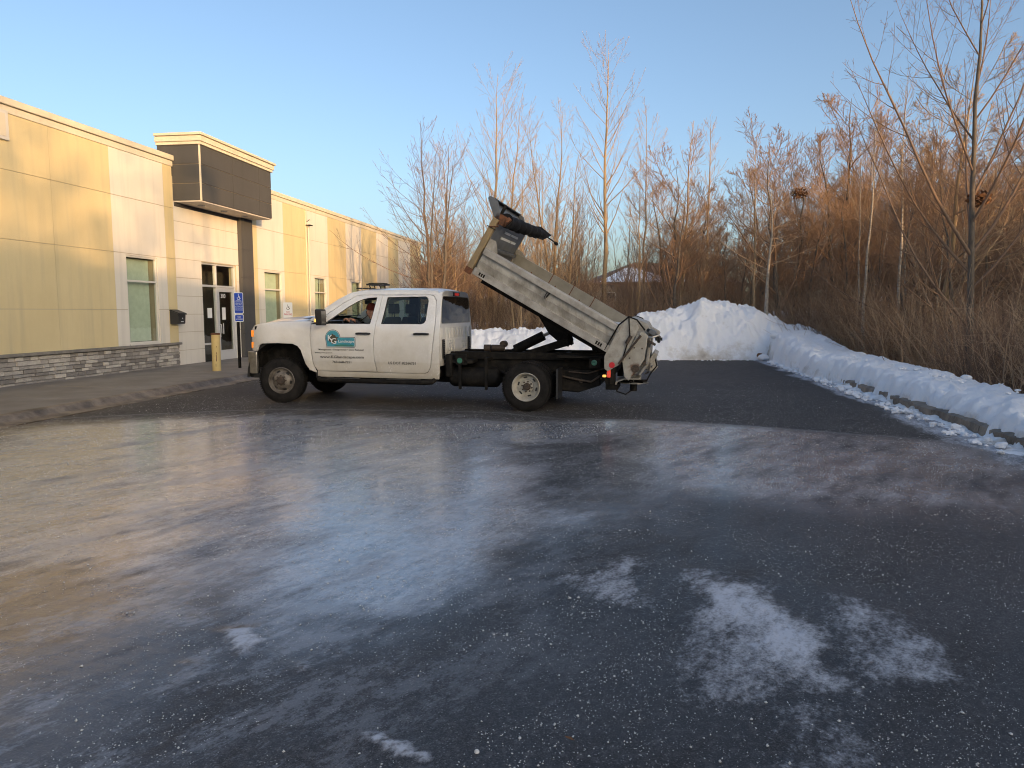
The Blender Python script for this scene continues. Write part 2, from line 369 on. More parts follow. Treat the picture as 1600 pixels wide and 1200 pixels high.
# windows: (s0, s1, z0, z1)
WINS = [(3.93, 5.17, .80, 3.02), (11.07, 12.38, .80, 3.02), (15.27, 16.42, .80, 3.0), (19.39, 20.57, .80, 3.0), (23.47, 24.55, .80, 3.0), (27.59, 28.79, .80, 3.0)]
DOOR = (7.25, 9.22, 0.0, 3.06)
E0, E1 = -1.6, 31.2
m = MB(); x_ = E0
for a, b, z0, z1 in sorted(WINS+[(DOOR[0], DOOR[1], .0, DOOR[3])]):
    m.bx(x_, a, -.004, .25, 0, 5.3); m.bx(a, b, -.004, .25, z1, 5.3)
    if z0 > 0: m.bx(a, b, -.004, .25, 0, z0)
    x_ = b
m.bx(x_, E1, -.004, .25, 0, 5.3)
mk('backing_wall', m, M['joint'], bld)
m = MB(); m.bx(E0-24, E1, .9, 16, 0, 5.55); m.bx(E0-24, E0-.01, -.02, .9, 0, 5.55)
m.bx(E1-.3, E1, .26, .9, 0, 5.5); m.bx(E0, E1, .26, .9, 5.2, 5.5)
mk('body', m, M['yellow'], bld)
m = MB(); m.bx(E0-24, E1-.1, .5, 15.8, 5.553, 5.62); mk('roof', m, M['roof'], bld)
m = MB(); m.bx(E0, E1-.31, .86, .895, 0, 5.19); m.bx(E0, E1-.31, .26, .86, -.02, .003); mk('room_wall', m, M['room'], bld)
# stucco panels, each with a recessed joint round it
ZR = [.76, 1.67, 3.06, 4.43, 5.54]
zones = [('yellow', -1.6, 1.64), ('yellow', 1.64, 3.5), ('white', 3.5, 5.58), ('yellow', 5.58, 5.98)]
zones2 = [('yellow', 10.12, 10.62), ('white', 10.62, 12.6), ('yellow', 12.6, 14.52), ('white', 14.66, 16.7), ('yellow', 16.7, 18.74), ('white', 18.74, 20.75),
          ('yellow', 20.75, 22.9), ('white', 22.9, 24.8), ('yellow', 24.8, 26.6), ('white', 26.6, 28.95), ('yellow', 28.95, 31.2)]
g = .007
def panel(col, a, b, z0, z1, off=.02, wins=WINS):
    """one stucco panel, cut round a window if one lies in it"""
    m = MB()
    a0, b0, c0, c1 = a+.002, b-.002, z0+g, z1-g
    cut = [w for w in wins if w[0] < b0 and w[1] > a0 and w[2] < c1 and w[3] > c0]
    if not cut: m.bx(a0, b0, -off, -.0045, c0, c1)
    else:
        w = cut[0]; q0, q1 = w[2], w[3]
        if w[0] > a0: m.bx(a0, w[0], -off, -.0045, c0, c1)
        if w[1] < b0: m.bx(w[1], b0, -off, -.0045, c0, c1)
        s0, s1 = max(w[0], a0), min(w[1], b0)
        if q0 > c0: m.bx(s0, s1, -off, -.0045, c0, q0)
        if q1 < c1: m.bx(s0, s1, -off, -.0045, q1, c1)
    mk('panel', m, M[col], bld)
for col, a, b in zones+zones2:
    for i in range(4):
        panel(col, a, b, ZR[i], ZR[i+1] if i < 3 else 5.56)
# pilaster reveal beside the downspout
for z0, z1 in ((.76, 4.9), (4.9, 5.54)): m = MB(); m.bx(14.53, 14.65, -.045, .034, z0, z1-.01); mk('trim_board', m, M['cream'], bld)
m = MB(); m.tube([(14.60, -.10, .1), (14.60, -.10, 4.88), (14.60, -.06, 5.0)], .024, 8); mk('downspout', m, M['cream'], bld)
m = MB(); m.bx(14.48, 14.72, -.24, -.05, 4.94, 4.975); m.tube([(14.6, -.05, 5.10), (14.5, -.2, 5.16)], .014, 6)
mk('wall_light', m, M['matteblack'], bld)
# entrance bay panels (smaller courses)
ER = [.03, .53, 1.04, 1.54, 2.05, 2.56, 3.08, 3.58, 4.1, 4.62]
for i in range(9):
    z0, z1 = ER[i], ER[i+1]
    if z1 <= 3.09:
        m = MB(); m.bx(5.99, DOOR[0]-.004, -.015, -.0045, z0+g, z1-g); mk('panel', m, M['white'], bld)
        m = MB(); m.bx(DOOR[1]+.004, 9.36, -.015, -.0045, z0+g, z1-g); mk('panel', m, M['white'], bld)
    else:
        m = MB(); m.bx(5.99, 9.36, -.015, -.0045, z0+g, z1-g); mk('panel', m, M['white'], bld)
m = MB(); m.bx(9.362, 10.115, -.14, .034, 0, 4.6)
mk('pillar', m, M['charcoal'], bld, bevel=.008)
for z in (.9, 1.8, 2.7, 3.6): m = MB(); m.bx(9.36, 10.117, -.1425, -.1, z, z+.012); mk('pillar_joint', m, M['black'], bld)
# canopy box: separate panels
def canopy():
    z0, z1, s0, s1, off = 4.62, 6.12, 6.03, 10.11, .84
    m = MB(); m.bx(s0+.02, s1-.02, -off+.02, .40, z0+.04, z1); mk('canopy_core', m, M['joint'], bld)
    zs = [z0+.02, 5.10, 5.61, z1]; ss = [s0, 7.72, 9.3, s1]
    for i in range(3):
        for k in range(3):
            m = MB(); m.bx(ss[k]+.006, ss[k+1]-.006, -off, -off+.02, zs[i]+.006, zs[i+1]-.006); mk('panel', m, M['charcoal'], bld)
        m = MB(); m.bx(s0, s0+.02, -off+.02, .41, zs[i]+.006, zs[i+1]-.006); mk('panel', m, M['charcoal'], bld)
        m = MB(); m.bx(s1-.02, s1, -off+.02, .41, zs[i]+.006, zs[i+1]-.006); mk('panel', m, M['charcoal'], bld)
    m = MB(); m.bx(s0-.005, s0+.035, -off-.006, -off+.03, z0, z1); mk('corner_trim', m, M['cream'], bld)
    m = MB(); m.bx(s0, s1, -off+.02, .0, z0-.015, z0+.015); mk('soffit', m, M['soffit'], bld)
    m = MB(); m.bx(s0, s1, -.035, -.005, 4.5, z0-.02); mk('canopy_shadow_board', m, M['charcoal'], bld)
    for s in (6.7, 7.9, 9.1):
        m = MB(); m.lathe([(0, .0001), (0, .09), (.02, .10)], 14, Matrix.Translation((s, -.42, z0-.017)) @ Matrix.Rotation(R(-90), 4, 'X')); mk('downlight', m, M['clear'], bld)
    for (a, b, e) in ((z1, z1+.08, .05), (z1+.08, z1+.22, .09), (z1+.23, z1+.30, .14)):
        m = MB(); m.bx(s0-e, s1+e, -off-e, .42, a, b); mk('cornice', m, M['cream'], bld, bevel=.008)
canopy()
# cornices either side of the canopy
for a, b in ((E0-24, 5.98), (10.13, 31.25)):
    for (z0, z1, e) in ((5.545, 5.69, .04), (5.70, 5.84, .085)):
        m = MB(); m.bx(a, b+(0.04 if b < 7 else .05), -e, .5, z0, z1)
        mk('cornice', m, M['cream'], bld, bevel=.01)
# stone veneer base
def stones(s0, s1, count_parts=True):
    m = MB(); m.bx(s0, s1, -.028, .034, 0, .70); mk('mortar_bed', m, M['mortar'], bld)
    m = MB(); m.bx(s0-.02, s1+.05, -.12, .034, .703, .765); mk('stone_cap', m, M['cap'], bld, bevel=.008)
    shapes = {}
    z = .012; row = 0; joined = MB()
    while z < .68:
        h = [.085, .075, .095, .07, .09, .08, .1, .085][row % 8]; h = min(h, .70-z)
        s = s0-rnd.random()*.2
        while s < s1:
            w = rnd.choice((.16, .21, .26, .31, .36)); a = max(s, s0); b = min(s+w, s1)
            if b-a > .05:
                d = .045+rnd.random()*.035
                if count_parts:
                    key = (round(b-a, 2), h, round(d, 2))
                    if key not in shapes:
                        q = MB(); q.bx(0, b-a-.008, -d, -.02, 0, h-.008); o = mk('stone', q, M['stone'], bld, bevel=.006); shapes[key] = o
                    else:
                        o = shapes[key].copy(); C.objects.link(o); o.parent = bld
                    o.location = (a+.004, 0, z+.004)
                else: joined.bx(a+.004, b-.004, -d, -.02, z+.004, z+h-.004)
            s += w
        z += h; row += 1
    if not count_parts: tag(mk('stone_courses', joined, M['cap'], bld), kind='stuff')
stones(-1.0, 5.93)
stones(10.14, 31.15, False)
stones(-14.0, -1.06, False)
# windows with frame, panes, blinds
def window(a, b, z0, z1, curtain=False):
    f = MB(); t = .045
    f.bx(a, a+t, -.0, .08, z0, z1); f.bx(b-t, b, .0, .08, z0, z1); f.bx(a+t, b-t, .0, .08, z1-t, z1); f.bx(a+t, b-t, .0, .08, z0, z0+t)
    f.bx(a+t, b-t, .0, .08, 2.36, 2.41)
    fr = mk('window', f, M['winframe'], bld, bevel=.004)
    for q0, q1 in ((z0+t, 2.36), (2.41, z1-t)):
        p = MB(); p.add([(a+t-.005, .038, q0-.005), (b-t+.005, .038, q0-.005), (b-t+.005, .038, q1+.005), (a+t-.005, .038, q1+.005)], [(0, 1, 2, 3)]); mk('pane', p, M['glass'], fr)
    v = MB(); x = a+.05; k = 0
    while x < b-.1:
        w = .072; ang = .35 if not curtain else .2
        v.add([(x, .20, z0+.05), (x+w*math.cos(ang), .20-w*math.sin(ang), z0+.05), (x+w*math.cos(ang), .20-w*math.sin(ang), z1-.06), (x, .20, z1-.06),
               (x, .203, z0+.05), (x+w*math.cos(ang), .203-w*math.sin(ang), z0+.05), (x+w*math.cos(ang), .203-w*math.sin(ang), z1-.06), (x, .203, z1-.06)],
              [(0, 1, 2, 3), (7, 6, 5, 4), (1, 5, 6, 2), (4, 0, 3, 7)]); x += .084; k += 1
        if curtain and (k % 13) > 8: x += .1
    mk('blinds', v, M['blind'], fr, recalc=False)
    s = MB(); s.bx(a-.02, b+.02, -.05, -.001, z0-.035, z0-.003); mk('sill', s, M['winframe'], fr)
for i, w in enumerate(WINS): window(*w, curtain=(i == 2))
# entrance: transoms, sidelight, door
f = MB(); t = .05
a, b, z0, z1 = DOOR
mid = 8.11
for s0, s1, q0, q1 in ((a, a+t, 0, z1), (b-t, b, 0, z1), (mid-.03, mid+.03, 0, z1), (a+t, mid-.03, z1-t, z1), (mid+.03, b-t, z1-t, z1), (a+t, mid-.03, 2.35, 2.41),
                       (mid+.03, b-t, 2.35, 2.41), (a+t, mid-.03, .62, .67), (a+t, mid-.03, .0, .06)):
    f.bx(s0, s1, .04, .14, q0, q1)
ef = mk('entrance_frame', f, M['silver'], bld, bevel=.004)
for s0, s1, q0, q1 in ((a+t, mid-.03, .06, .62), (a+t, mid-.03, .67, 2.35), (a+t, mid-.03, 2.41, z1-t), (mid+.03, b-t, 2.41, z1-t)):
    p = MB(); p.add([(s0-.005, .088, q0-.005), (s1+.005, .088, q0-.005), (s1+.005, .088, q1+.005), (s0-.005, .088, q1+.005)], [(0, 1, 2, 3)]); mk('pane', p, M['glass'], ef)
m = MB(); m.prism([(mid+.035, .02), (b-t-.005, .02), (b-t-.005, 2.345), (mid+.035, 2.345)], lambda u, v, d: (u, d, v), .06, .11,
                  holes=[[(mid+.17, .42), (b-t-.14, .42), (b-t-.14, 2.22), (mid+.17, 2.22)]])
dr = mk('door', m, M['silver'], bld, bevel=.004)
p = MB(); p.add([(mid+.165, .086, .415), (b-t-.135, .086, .415), (b-t-.135, .086, 2.225), (mid+.165, .086, 2.225)], [(0, 1, 2, 3)]); mk('door_glass', p, M['glass'], dr)
h = MB(); h.tube([(mid+.11, .06, 1.22), (mid+.11, -.01, 1.22), (mid+.11, -.01, .95), (mid+.11, .06, .95)], .013, 8); h.bx(mid+.07, mid+.15, .035, .058, .82, .93)
h.tube([(mid+.24, .0, 1.25), (mid+.24, .0, .92)], .013, 6); mk('handle', h, M['silver'], dr)
m = MB(); vs, fs = text_mesh('300', lambda u, v: (8.39+u, .0785, 2.03+v), .27, .135); m.add(vs, fs)
mk('door_number', m, M['paper'], dr, recalc=False)
m = MB(); m.bx(7.62, 7.86, .076, .08, 1.42, 1.72); mk('paper_notice', m, M['paper'], ef)
m = MB(); m.bx(8.43, 8.63, .074, .078, 1.36, 1.74); mk('paper_notice', m, M['paper'], dr)
# sign cabinet at the photograph's left edge
t = thing('wall_sign', 'white-framed wall box high on the yellow stucco at the left edge', 'sign', W(.0, .02, 5.0), RZ)
m = MB(); m.bx(-1.2, .57, -.06, -.001, 0, .58); mk('sign_frame', m, M['winframe'], t, bevel=.01)
m = MB(); m.bx(-1.12, .49, -.066, -.061, .07, .51); mk('sign_face', m, M['cream'], t)
# mailbox
t = thing('mailbox', 'black wall-mounted mailbox on the stucco beside the entrance door', 'mailbox', W(5.62, .03, 1.28), RZ)
m = MB(); m.prism(roundpoly([(0, 0), (.24, 0), (.26, .27), (0, .36)], [0, .03, .04, .01]), lambda u, v, d: (d, -u, v), -.02, .30); mk('box', m, M['black'], t, bevel=.006)
m = MB(); m.prism([(-.005, .375), (.02, .39), (.285, .29), (.29, .25), (.27, .25), (.265, .28), (-.005, .365)], lambda u, v, d: (d, -u, v), -.03, .31); mk('lid', m, M['black'], t)
m = MB(); m.lathe([(0, .001), (.006, .02)], 12, Matrix.Translation((.14, -.262, .15)) @ Matrix.Rotation(R(180), 4, 'X')); m.bx(.08, .2, -.258, -.252, .05, .075); mk('lock', m, M['silver'], t)

# ================================================================== BOLLARD AND SIGNS
def ground_thing(name, label, cat, x, y, rz=0, z=0, group=None): return thing(name, label, cat, (x, y, z), rz, group)
t = ground_thing('bollard', 'chipped pale yellow steel bollard on the sidewalk in front of the glass door', 'bollard', -7.47, 18.25, z=.12)
m = MB(); m.lathe([(0, .0), (0, .105), (.93, .105), (.93, 0)], 20, Matrix.Rotation(R(90), 4, 'X')); mk('post', m, M['bollard'], t, smooth=40)
m = MB(); m.lathe([(0, .112), (.035, .112), (.045, .09), (.045, .001)], 20, Matrix.Translation((0, 0, .915)) @ Matrix.Rotation(R(90), 4, 'X')); mk('rusty_cap', m, M['rust'], t, smooth=40)
for (u, z, w, hgt) in ((.02, .25, .018, .16), (.05, .42, .012, .06), (-.01, .12, .014, .07), (.06, .6, .012, .03)):
    m = MB(); ang0 = -1.35+u*4
    m.grid(lambda p, q: (.1065*math.cos(ang0+p*w*8), .1065*math.sin(ang0+p*w*8), z+q*hgt), 4, 1); mk('rust_patch', m, M['rust'], t)
def signpost(x, y, rz, label, z, h, faces):
    t = thing('parking_sign', label, 'sign', (x, y, z), rz)
    m = MB(); m.bx(-.03, .03, .0, .03, 0, h); m.bx(-.03, -.018, -.02, .0, 0, h); m.bx(.018, .03, -.02, 0, 0, h); mk('post', m, M['matteblack'], t)
    for (w, hh, zc, face, prints) in faces:
        m = MB(); m.prism(roundpoly([(-w/2, zc-hh/2), (w/2, zc-hh/2), (w/2, zc+hh/2), (-w/2, zc+hh/2)], .035), lambda u, v, d: (u, d, v), -.035, -.03); pl = mk('sign_plate', m, M['paper'], t)
        if face:
            m = MB(); e = .02; m.prism(roundpoly([(-w/2+e, zc-hh/2+e), (w/2-e, zc-hh/2+e), (w/2-e, zc+hh/2-e), (-w/2+e, zc+hh/2-e)], .03), lambda u, v, d: (u, d, v), -.037, -.0352); mk('sign_face', m, M[face], pl)
        for (txt, tw, th, zz, mm) in prints:
            m = MB()
            if txt == '@wheelchair':
                s = th
                m.prism(arc(0, .30*s, .30*s, 150, 400, 14)+list(reversed(arc(0, .30*s, .22*s, 150, 400, 14))), lambda u, v, d: (u, d, zz+v), -.0395, -.038)
                m.prism([(-.02*s, .38*s), (-.07*s, .78*s), (.02*s, .80*s), (.05*s, .62*s), (.25*s, .62*s), (.25*s, .54*s), (.07*s, .54*s), (.08*s, .46*s), (.26*s, .46*s), (.40*s, .16*s), (.33*s, .13*s), (.21*s, .38*s)], lambda u, v, d: (u, d, zz+v), -.0405, -.0396)
                m.prism(arc(-.02*s, .89*s, .08*s, 0, 360, 10)[:-1], lambda u, v, d: (u, d, zz+v), -.0405, -.0396)
            elif txt == '@bar':
                m.bx(-tw/2, tw/2, -.0395, -.038, zz, zz+th)
            else:
                vs, fs = text_mesh(txt, lambda u, v: (-tw/2+u, -.0385, zz+v), tw, th); m.add(vs, fs)
            mk('lettering', m, M[mm], pl, recalc=(txt[0] == '@'))
    return t
signpost(-7.24, 19.2, R(62), 'blue accessible parking sign with smaller plate below, on a dark post by the entrance', .12, 1.95,
         [(.31, .56, 1.72, 'signblue', [('@wheelchair', .3, .17, 1.80, 'paper'), ('PARKING', .18, .025, 1.765, 'paper'), ('@bar', .27, .008, 1.745, 'paper'), ('VEHICLE ID', .22, .028, 1.70, 'paper'),
                                       ('REQUIRED', .2, .026, 1.66, 'paper'), ('UP TO $200 FINE', .25, .024, 1.62, 'paper'), ('FOR VIOLATION', .25, .026, 1.575, 'paper'), ('TOW-AWAY ZONE', .25, .026, 1.525, 'paper')]),
          (.30, .20, 1.325, 'signblue', [('VAN', .12, .04, 1.335, 'paper'), ('ACCESSIBLE', .23, .032, 1.28, 'paper')])])
signpost(-6.8, 22.0, R(48), 'white no parking sign with a symbol and red lettering beyond the truck hood', .0, 1.85,
         [(.31, .58, 1.60, None, [('@wheelchair', .3, .17, 1.66, 'ink'), ('NO', .11, .045, 1.58, 'signred'), ('PARKING', .26, .055, 1.505, 'signred')])])

# ================================================================== GROUND
def XL(Y): return -10.16+(Y-14.26)*.1459+3.335          # foot of the curb by the building
def XR(Y): return 4.18+Y*.1727                            # right edge of the asphalt
def inpoly(x, y, poly):
    """signed distance (inside > 0) of points to a polygon"""
    P = np.array(poly, float); n = len(P); inside = np.zeros(x.shape, bool); d = np.full(x.shape, 1e9)
    for i in range(n):
        x0, y0 = P[i]; x1, y1 = P[(i+1) % n]
        c = ((y0 > y) != (y1 > y)) & (x < (x1-x0)*(y-y0)/((y1-y0) if y1 != y0 else 1e-9)+x0); inside ^= c
        t = np.clip(((x-x0)*(x1-x0)+(y-y0)*(y1-y0))/max((x1-x0)**2+(y1-y0)**2, 1e-9), 0, 1)
        d = np.minimum(d, np.hypot(x-x0-t*(x1-x0), y-y0-t*(y1-y0)))
    return np.where(inside, d, -d)
ICE_A = [(1.01, 4.44), (1.23, 4.5), (1.52, 4.28), (1.5, 3.85), (1.56, 3.68), (1.43, 3.26), (1.45, 2.97), (1.26, 2.89), (1.0, 2.82), (.83, 2.87), (.74, 3.02), (.84, 3.46), (.99, 3.76), (.98, 4.12)]
ICE_A2 = [(1.12, 4.42), (1.54, 4.12), (1.59, 3.55), (1.43, 2.97), (1.26, 2.90), (1.12, 3.18), (1.05, 3.76)]
ICE_B = [(1.72, 3.39), (1.97, 3.56), (2.08, 3.53), (2.08, 3.19), (1.95, 2.99), (1.75, 2.99), (1.59, 2.97), (1.57, 3.08)]
ICE_B2 = [(1.84, 4.03), (2.07, 3.76), (2.04, 3.46), (1.57, 3.08), (1.5, 3.46)]
ICE_C = [(.28, 4.33), (.77, 4.71), (.87, 4.56), (.76, 3.76), (.46, 3.85), (.32, 4.07)]
ICE_C2 = [(.755, 4.71), (.80, 4.66), (.65, 3.74), (.625, 3.76)]
ICE_D = [(-1.5, 3.56), (-1.35, 3.59), (-1.23, 3.43), (-1.29, 3.27)]
ICE_E = [(-.62, 2.68), (-.5, 2.66), (-.26, 2.48), (-.35, 2.46), (-.5, 2.56)]
ICE_F = [(-1.02, 3.21), (-.93, 3.19), (-.93, 3.12), (-.99, 3.13)]
ICE_G = [(-1.52, 3.22), (-1.45, 3.19), (-1.37, 2.97), (-1.44, 3.02)]
ICE_H = [(.93, 2.87), (1.36, 2.92), (1.44, 2.3), (.93, 2.3)]
MILK = [(-7.05, 9.84), (-5.99, 11.0), (-4.04, 11.6), (-1.0, 11.18), (1.94, 10.85), (1.96, 7.79), (.94, 5.76), (.13, 4.81), (-.16, 4.33), (-.69, 3.76), (-1.16, 3.39), (-1.89, 4.12), (-2.77, 4.33), (-3.3, 4.03), (-6, 6)]
CORE = [(-2.19, 5.76), (-1.03, 7.16), (0, 7.79), (.28, 6.16), (-.09, 4.68), (-.71, 3.85), (-1.13, 3.85), (-1.58, 4.56)]
HOLE = [(0, 8.96), (1.77, 9.43), (1.08, 5.96), (.21, 5.76)]
UPR = [(.78, 10.85), (3.6, 10.06), (5.46, 8.96), (5.26, 7.31), (4.17, 5.76), (2.69, 5.96), (1.49, 6.63)]
SHEET = [(-9, -6), (-9, 10.0), (-5.99, 11.3), (-3.94, 12.0), (-2.77, 11.95), (-.31, 11.6), (.78, 10.9), (1.92, 10.75), (3.6, 10.1), (5.46, 8.96), (6.5, 7.3), (6.5, -6)]
def lot_mesh():
    ys = np.concatenate([np.linspace(-30, 1.6, 20)[:-1], np.arange(1.6, 6.2, .035), np.arange(6.2, 13, .06), np.linspace(13, 24.9, 60)])
    us = np.linspace(0, 1, 260); nu, ny = len(us), len(ys)
    Y, U = np.meshgrid(ys, us, indexing='ij'); xl = XL(Y)-.1; xr = XR(Y)+.3
    X = xl+(xr-xl)*U; x, y = X.ravel(), Y.ravel()
    wx = x+(fbm(x*1.6, y*1.6, 4, 3)-.5)*.5; wy = y+(fbm(x*1.6, y*1.6, 4, 9)-.5)*.5
    wx2 = x+(fbm(x*4, y*4, 5, 5)-.5)*.27; wy2 = y+(fbm(x*4, y*4, 5, 8)-.5)*.27
    wx3 = x+(fbm(x*11, y*11, 4, 15)-.5)*.07; wy3 = y+(fbm(x*11, y*11, 4, 18)-.5)*.07
    def sd(p, w, hard=False): return sstep(-w, w, inpoly(wx3, wy3, p)) if p in (ICE_D, ICE_E, ICE_F, ICE_G, ICE_C2) else sstep(-w, w, inpoly(wx2, wy2, p))
    frost = np.zeros_like(x)
    for p, w, k in ((ICE_A, .24, .78), (ICE_A2, .15, 1.1), (ICE_B, .14, .92), (ICE_B2, .2, .72), (ICE_C, .18, .72), (ICE_C2, .03, 1.15), (ICE_D, .04, 1.2), (ICE_E, .035, 1.3), (ICE_F, .03, 1.1), (ICE_G, .06, .95), (ICE_H, .2, .55)):
        frost = np.maximum(frost, k*sd(p, w))
    milk = sstep(-.5, .7, inpoly(wx, wy, MILK))*.80
    milk = np.maximum(milk, sstep(-.5, .6, inpoly(wx, wy, CORE))*1.15)
    milk *= 1-.75*sstep(-.3, .3, inpoly(wx, wy, HOLE))
    milk = np.maximum(milk, sstep(-.4, .4, inpoly(wx, wy, UPR))*.50)
    sdS = inpoly(wx+(x-wx)*.4, y+(wy-y)*.35, SHEET); ice = sstep(-.12, .12+1.3*sstep(1.2, -1.0, x), sdS); milk = milk*sstep(-.1, .3+1.1*sstep(1.2, -1.0, x), sdS)
    ice *= .22+.78*np.clip(np.maximum(np.maximum(milk*1.3, sstep(-.6, -2.6, x)), sstep(-.8, .6, inpoly(wx, wy, UPR))), 0, 1)
    frost = np.maximum(frost, .95*sstep(-.40, -.02, x-XR(y)+(fbm(x*2, y*1.2, 3, 61)-.5)*.5)*sstep(6.0, 8.5, y))
    edge = np.exp(-(inpoly(x, y+(wy-y)*.35, SHEET)/.05)**2)
    dirt = sstep(.0, -1.6, -(x-XL(y))+0)*0+sstep(1.0, .2, x-XL(y))
    z = (fbm(x*.5, y*.5, 3, 21)-.5)*.012*sstep(12.4, 10.5, y)+np.clip(frost, 0, 1)*.012*(.4+fbm(x*14, y*14, 3, 22))*sstep(6.5, 6.0, y)
    V = np.stack([x, y, z], 1)
    idx = np.arange(nu*ny).reshape(ny, nu)
    F = np.stack([idx[:-1, :-1], idx[:-1, 1:], idx[1:, 1:], idx[1:, :-1]], -1).reshape(-1, 4)
    me = np_mesh('parking_lot', V, F, M['lot'])
    flow = sstep(1.2, -1.4, x-(y-4)*.25)*sstep(-.1, .8, sdS)
    for nme, arr in (('flow', flow), ('frost', frost), ('milk', milk), ('ice', ice), ('edge', edge), ('dirt', dirt)):
        at = me.attributes.new(nme, 'FLOAT', 'POINT'); at.data.foreach_set('value', arr.astype(np.float32))
    return tag(link('parking_lot', me), 'dark wet asphalt parking lot glazed with milky ice', kind='structure')
def lot_material():
    m = bpy.data.materials.new('icy_asphalt'); m.use_nodes = True
    n = m.node_tree.nodes; l = m.node_tree.links; b = n['Principled BSDF']
    tc = n.new('ShaderNodeTexCoord')
    def attr(k): a = n.new('ShaderNodeAttribute'); a.attribute_name = k; return a.outputs['Fac']
    def noise(scale, det=6, rough=.6, rot=0, st=(1, 1, 1)):
        mp = n.new('ShaderNodeMapping'); mp.vector_type = 'TEXTURE'; mp.inputs['Rotation'].default_value = (0, 0, R(rot)); mp.inputs['Scale'].default_value = st
        l.new(tc.outputs['Object'], mp.inputs[0])
        z = n.new('ShaderNodeTexNoise'); z.inputs['Scale'].default_value = scale; z.inputs['Detail'].default_value = det; z.inputs['Roughness'].default_value = rough
        l.new(mp.outputs[0], z.inputs['Vector']); return z.outputs[0]
    def math_(op, a, c, clamp=False, e=None):
        q = n.new('ShaderNodeMath'); q.operation = op; q.use_clamp = clamp
        for i, v in enumerate((a, c) if e is None else (a, c, e)):
            if isinstance(v, (int, float)): q.inputs[i].default_value = v
            else: l.new(v, q.inputs[i])
        return q.outputs[0]
    def rng(v, a, c, d=0, e=1):
        q = n.new('ShaderNodeMapRange'); q.interpolation_type = 'SMOOTHSTEP'
        for k, w in zip(('From Min', 'From Max', 'To Min', 'To Max'), (a, c, d, e)): q.inputs[k].default_value = w
        l.new(v, q.inputs['Value']); return q.outputs[0]
    def mixc(f, a, c):
        q = n.new('ShaderNodeMix'); q.data_type = 'RGBA'; l.new(f, q.inputs['Factor'])
        for k, v in (('A', a), ('B', c)):
            if isinstance(v, tuple): q.inputs[k].default_value = (*v, 1)
            else: l.new(v, q.inputs[k])
        return q.outputs['Result']
    n_big = noise(1.1, 6, .65, 50, (1.9, .8, 1)); n_mid = noise(3.6, 9, .72, 55, (1.8, .7, 1)); n_fine = noise(17, 7, .75, 60, (1.4, .9, 1)); n_grain = noise(150, 3, .6)
    n_wide = noise(.35, 3, .5)
    frost, milk, ice, edge, dirt = [attr(k) for k in ('frost', 'milk', 'ice', 'edge', 'dirt')]
    n_ff = noise(70, 3, .6)
    fr = math_('MULTIPLY', rng(frost, .02, .2), rng(math_('ADD', frost, math_('ADD', math_('MULTIPLY', math_('SUBTRACT', n_mid, .5), 1.5), math_('ADD', math_('MULTIPLY', math_('SUBTRACT', n_fine, .5), 1.5), math_('MULTIPLY', math_('SUBTRACT', n_ff, .5), .8)))), .34, 1.30))
    mk_ = rng(math_('ADD', milk, math_('ADD', math_('MULTIPLY', math_('SUBTRACT', n_big, .5), 1.0), math_('MULTIPLY', math_('SUBTRACT', n_mid, .5), 1.0))), .20, .84)
    ic = math_('MULTIPLY', ice, rng(math_('ADD', n_big, math_('MULTIPLY', n_mid, .4)), .48, .72, .25, 1), True)
    grain = rng(n_grain, .45, .75)
    asph = mixc(grain, (.034, .030, .028), (.150, .134, .124))
    asph = mixc(rng(n_wide, .35, .7), asph, mixc(grain, (.020, .019, .018), (.082, .076, .072)))
    vo = n.new('ShaderNodeTexVoronoi'); vo.inputs['Scale'].default_value = 70; l.new(tc.outputs['Object'], vo.inputs['Vector'])
    chip = math_('MULTIPLY', rng(vo.outputs['Distance'], .34, .20), rng(n_fine, .44, .60))
    asph = mixc(math_('MULTIPLY', chip, .75), asph, (.26, .25, .24))
    asph = mixc(math_('MULTIPLY', rng(noise(26, 5, .7), .50, .66), .45), asph, (.15, .14, .135))
    c = mixc(math_('MULTIPLY', ic, .6), asph, (.062, .066, .080))
    streak = rng(noise(2.4, 11, .80, 60, (2.6, .65, 1)), .42, .58)
    mk_ = math_('MULTIPLY', mk_, math_('ADD', .30, math_('ADD', math_('MULTIPLY', streak, .45), math_('MULTIPLY', rng(n_fine, .43, .57), .45))), True)
    pit = math_('MULTIPLY', rng(noise(60, 4, .7), .52, .62), .55)
    mk_ = math_('MULTIPLY', mk_, math_('SUBTRACT', 1.0, pit))
    c = mixc(mk_, c, (.43, .44, .47))
    fl = math_('MULTIPLY', attr('flow'), math_('MULTIPLY', rng(noise(1.7, 12, .84, 50, (1.35, .8, 1)), .49, .56), .48))
    c = mixc(fl, c, (.36, .37, .40))
    c = mixc(math_('MULTIPLY', edge, .35), c, (.30, .32, .33))
    c = mixc(math_('MULTIPLY', dirt, .5), c, (.11, .09, .07))
    c = mixc(fr, c, (.60, .62, .67))
    l.new(c, b.inputs['Base Color'])
    r1 = math_('SUBTRACT', .66, math_('MULTIPLY', ic, .42))
    r1 = math_('ADD', r1, math_('MULTIPLY', math_('SUBTRACT', n_mid, .5), .35))
    r1 = math_('ADD', r1, math_('MULTIPLY', fr, .35), True)
    l.new(r1, b.inputs['Roughness'])
    l.new(math_('ADD', .28, math_('MULTIPLY', ic, .35)), b.inputs['Specular IOR Level']); b.inputs['IOR'].default_value = 1.45
    cw = math_('MULTIPLY', ic, rng(n_mid, .30, .55, .35, 1.0)); l.new(math_('MULTIPLY', cw, math_('SUBTRACT', 1.0, math_('MULTIPLY', fr, .8))), b.inputs['Coat Weight'])
